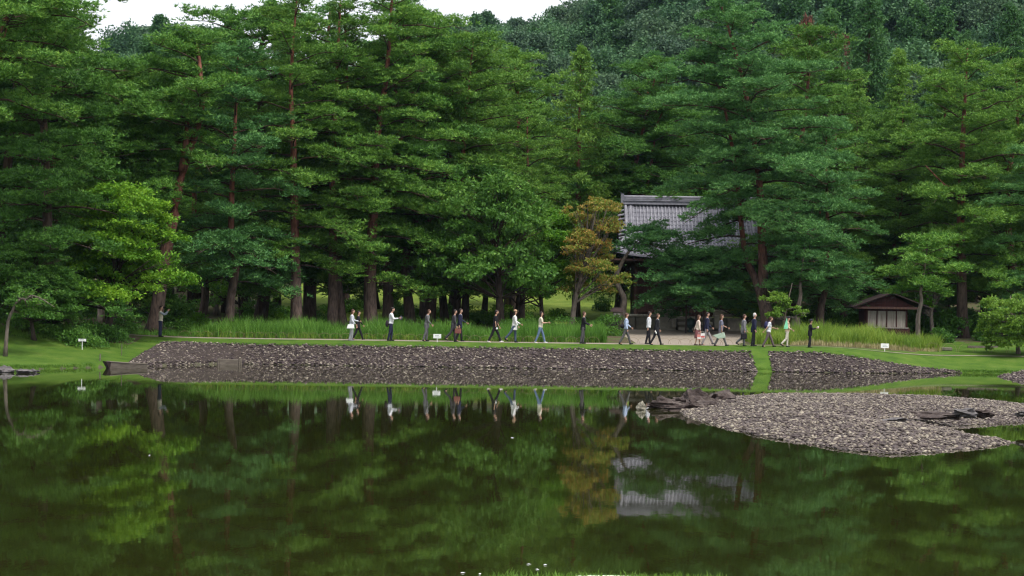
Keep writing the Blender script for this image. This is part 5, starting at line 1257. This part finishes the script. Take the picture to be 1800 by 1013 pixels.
r, i = person('man in navy blazer and light grey trousers beside the woman with shopping bags', 1241, 102.1, 55.5, NAVY, (.3, .27, .28), (.08, .08, .08), HAIRD, (32, 26, -14, -24), (16, 50, -6, 4), 'long', 1, collar=(.6, .55, .55))
r, i = person('person in grey-blue T-shirt holding a pale green bag, long stride', 1266, 101.4, 54, (.17, .17, .23), (.13, .12, .125), BLK, HAIRB, (30, 24, -24, -30), (30, 65, 2, 4), 'short', 0, hairlong=.02)
b = MB(); b.add([(.08, -.03, .2), (.16, .02, .18), (-.5, -.06, .02), (-.2, -.05, -.16), (.22, -.02, -.1), (.12, .05, -.14), (-.36, .06, -.08)], [(0, 1, 4), (0, 4, 3), (0, 3, 2), (0, 2, 6), (0, 6, 1), (1, 6, 5), (1, 5, 4), (2, 3, 6), (3, 4, 5), (3, 5, 6)])
held(r, 'cloth_bag', 'pale green cloth bag swinging behind the person in grey-blue T-shirt', 'bag', b, cloth((.36, .45, .36)), tuple(i['AR'][-1][2] + Vector((-.02, -.03, -.2))), i)
r, i = person('person in grey jacket carrying a black bag, rear knee bent', 1306, 101.3, 53, (.19, .185, .2), (.09, .09, .1), BLK, HAIRB, (8, -2, -12, -58), (10, 30, -2, 6), 'long', 1, collar=W_, girth=1.1)
b = MB(); b.box((0, 0, 0), (.34, .12, .34)); bg_ = held(r, 'tote_bag', 'black bag in the hand of the person in grey jacket', 'bag', b, cloth(BLK), tuple(i['AR'][-1][2] + Vector((-.04, -.02, -.26))), i, bevel=.03)
b = MB(); b.tube([(-.08, 0, .16), (-.03, 0, .25), (.06, 0, .25), (.09, 0, .16)], .011, 6); b.build('handle', cloth(BLK), bg_)
r, i = person('white-haired man in navy suit', 1324, 101.4, 55, NAVY, BLK, BLK, HAIRW, (6, -2, -6, -12), (4, 12, 0, 10), 'long', 1, collar=(.4, .35, .35), girth=1.08)
r, i = person('man in white shirt with a navy backpack and brown-grey trousers', 1350, 101.2, 52, W_, (.12, .09, .095), BLK, HAIRB, (30, 22, -22, -32), (30, 80, -34, -40), 'short', 0, headtilt=10, lean=7)
b = MB(); ell(b, (0, 0, 0), (.13, .15, .24)); bp_ = held(r, 'backpack', 'navy backpack on the back of the man in white shirt', 'backpack', b, cloth((.03, .03, .09)), (-.14, 0, 1.27), i, True)
for s in (1, -1): b = MB(); b.tube([(.06, s * .1, .2), (.2, s * .11, .24), (.3, s * .11, .1), (.24, s * .12, -.12)], .018, 6); b.build('strap', cloth((.03, .03, .09)), bp_)
r, i = person('person in peach shirt, cream trousers and dark cap', 1383, 101.3, 50.5, (.68, .5, .36), (.62, .56, .48), BLK, HAIRD, (4, -2, -12, -50), (10, 60, 5, 60), 'long', 0, hat=('cap', (.025, .02, .03)))
b = MB(); b.tube([(.1, 0, -.1), (-.3, 0, .75)], .011, 6); fl = held(r, 'flag', 'mint green furled flag carried over the shoulder of the person in cap', 'flag', b, M_BAMBOO, tuple(i['AR'][-1][2] + Vector((-.12, -.06, .05))), i)
b = MB(); b.add([(-.29, -.02, .72), (-.27, .02, .7), (-.48, -.05, .06), (-.36, .05, .02), (-.2, -.04, .08), (-.3, -.07, .04)], [(0, 2, 5), (0, 5, 4), (0, 4, 1), (1, 4, 3), (1, 3, 2), (1, 2, 0), (2, 3, 4, 5)]); b.build('flag_cloth', cloth((.22, .6, .38)), fl)
r, i = person('person dressed all in black with a wide black hat, foremost of the line', 1423, 101.3, 46.5, BLK, BLK, BLK, HAIRD, (8, -6, -4, -12), (30, 110, 26, 105), 'long', 1, hat=('brim', (.02, .02, .025)))
b = MB(); b.box((0, 0, 0), (.09, .03, .14)); held(r, 'white_phone', 'small white device held up by the person in black hat', 'phone', b, M_WHITE, tuple(i['AR'][-1][2] + Vector((.05, .06, .05))), i, bevel=.008)

# turn the remeshed figures into plain meshes
dg = bpy.context.evaluated_depsgraph_get()
done = []
for o, post, m in TEMP: done.append(bpy.data.meshes.new_from_object(o.evaluated_get(dg)))
for (o, post, m), me in zip(TEMP, done):
    o.modifiers.clear()
    if post:
        b = MB(); post(b); n0 = len(me.vertices)
        bm = bmesh.new(); bm.from_mesh(me); t_ = bpy.data.meshes.new('t'); t_.from_pydata(b.v, [], b.f); bm.from_mesh(t_); bm.to_mesh(me); bm.free(); bpy.data.meshes.remove(t_)
    if not len(me.materials): me.materials.append(m)
    me.polygons.foreach_set('use_smooth', [True] * len(me.polygons))
    old = o.data; o.data = me; me.name = o.name
    bpy.data.meshes.remove(old)
print("TRIS", sum(sum(len(p.vertices)-2 for p in m.polygons) for m in bpy.data.meshes))
# ------------------------------------------------------------------ haze in the valley air
hm, hn, hl_, hout = newmat('haze_air')
pv = hn.new('ShaderNodeVolumePrincipled'); pv.inputs['Color'].default_value = (0.5, 0.7, 0.98, 1); pv.inputs['Density'].default_value = 0.00005; pv.inputs['Anisotropy'].default_value = 0.2
hl_.new(pv.outputs[0], hout.inputs['Volume'])
b = MB(); b.box((30, 220, 72), (760, 620, 160))
tag(b.build('haze', hm), 'thin pale blue summer haze filling the valley air', kind='stuff')
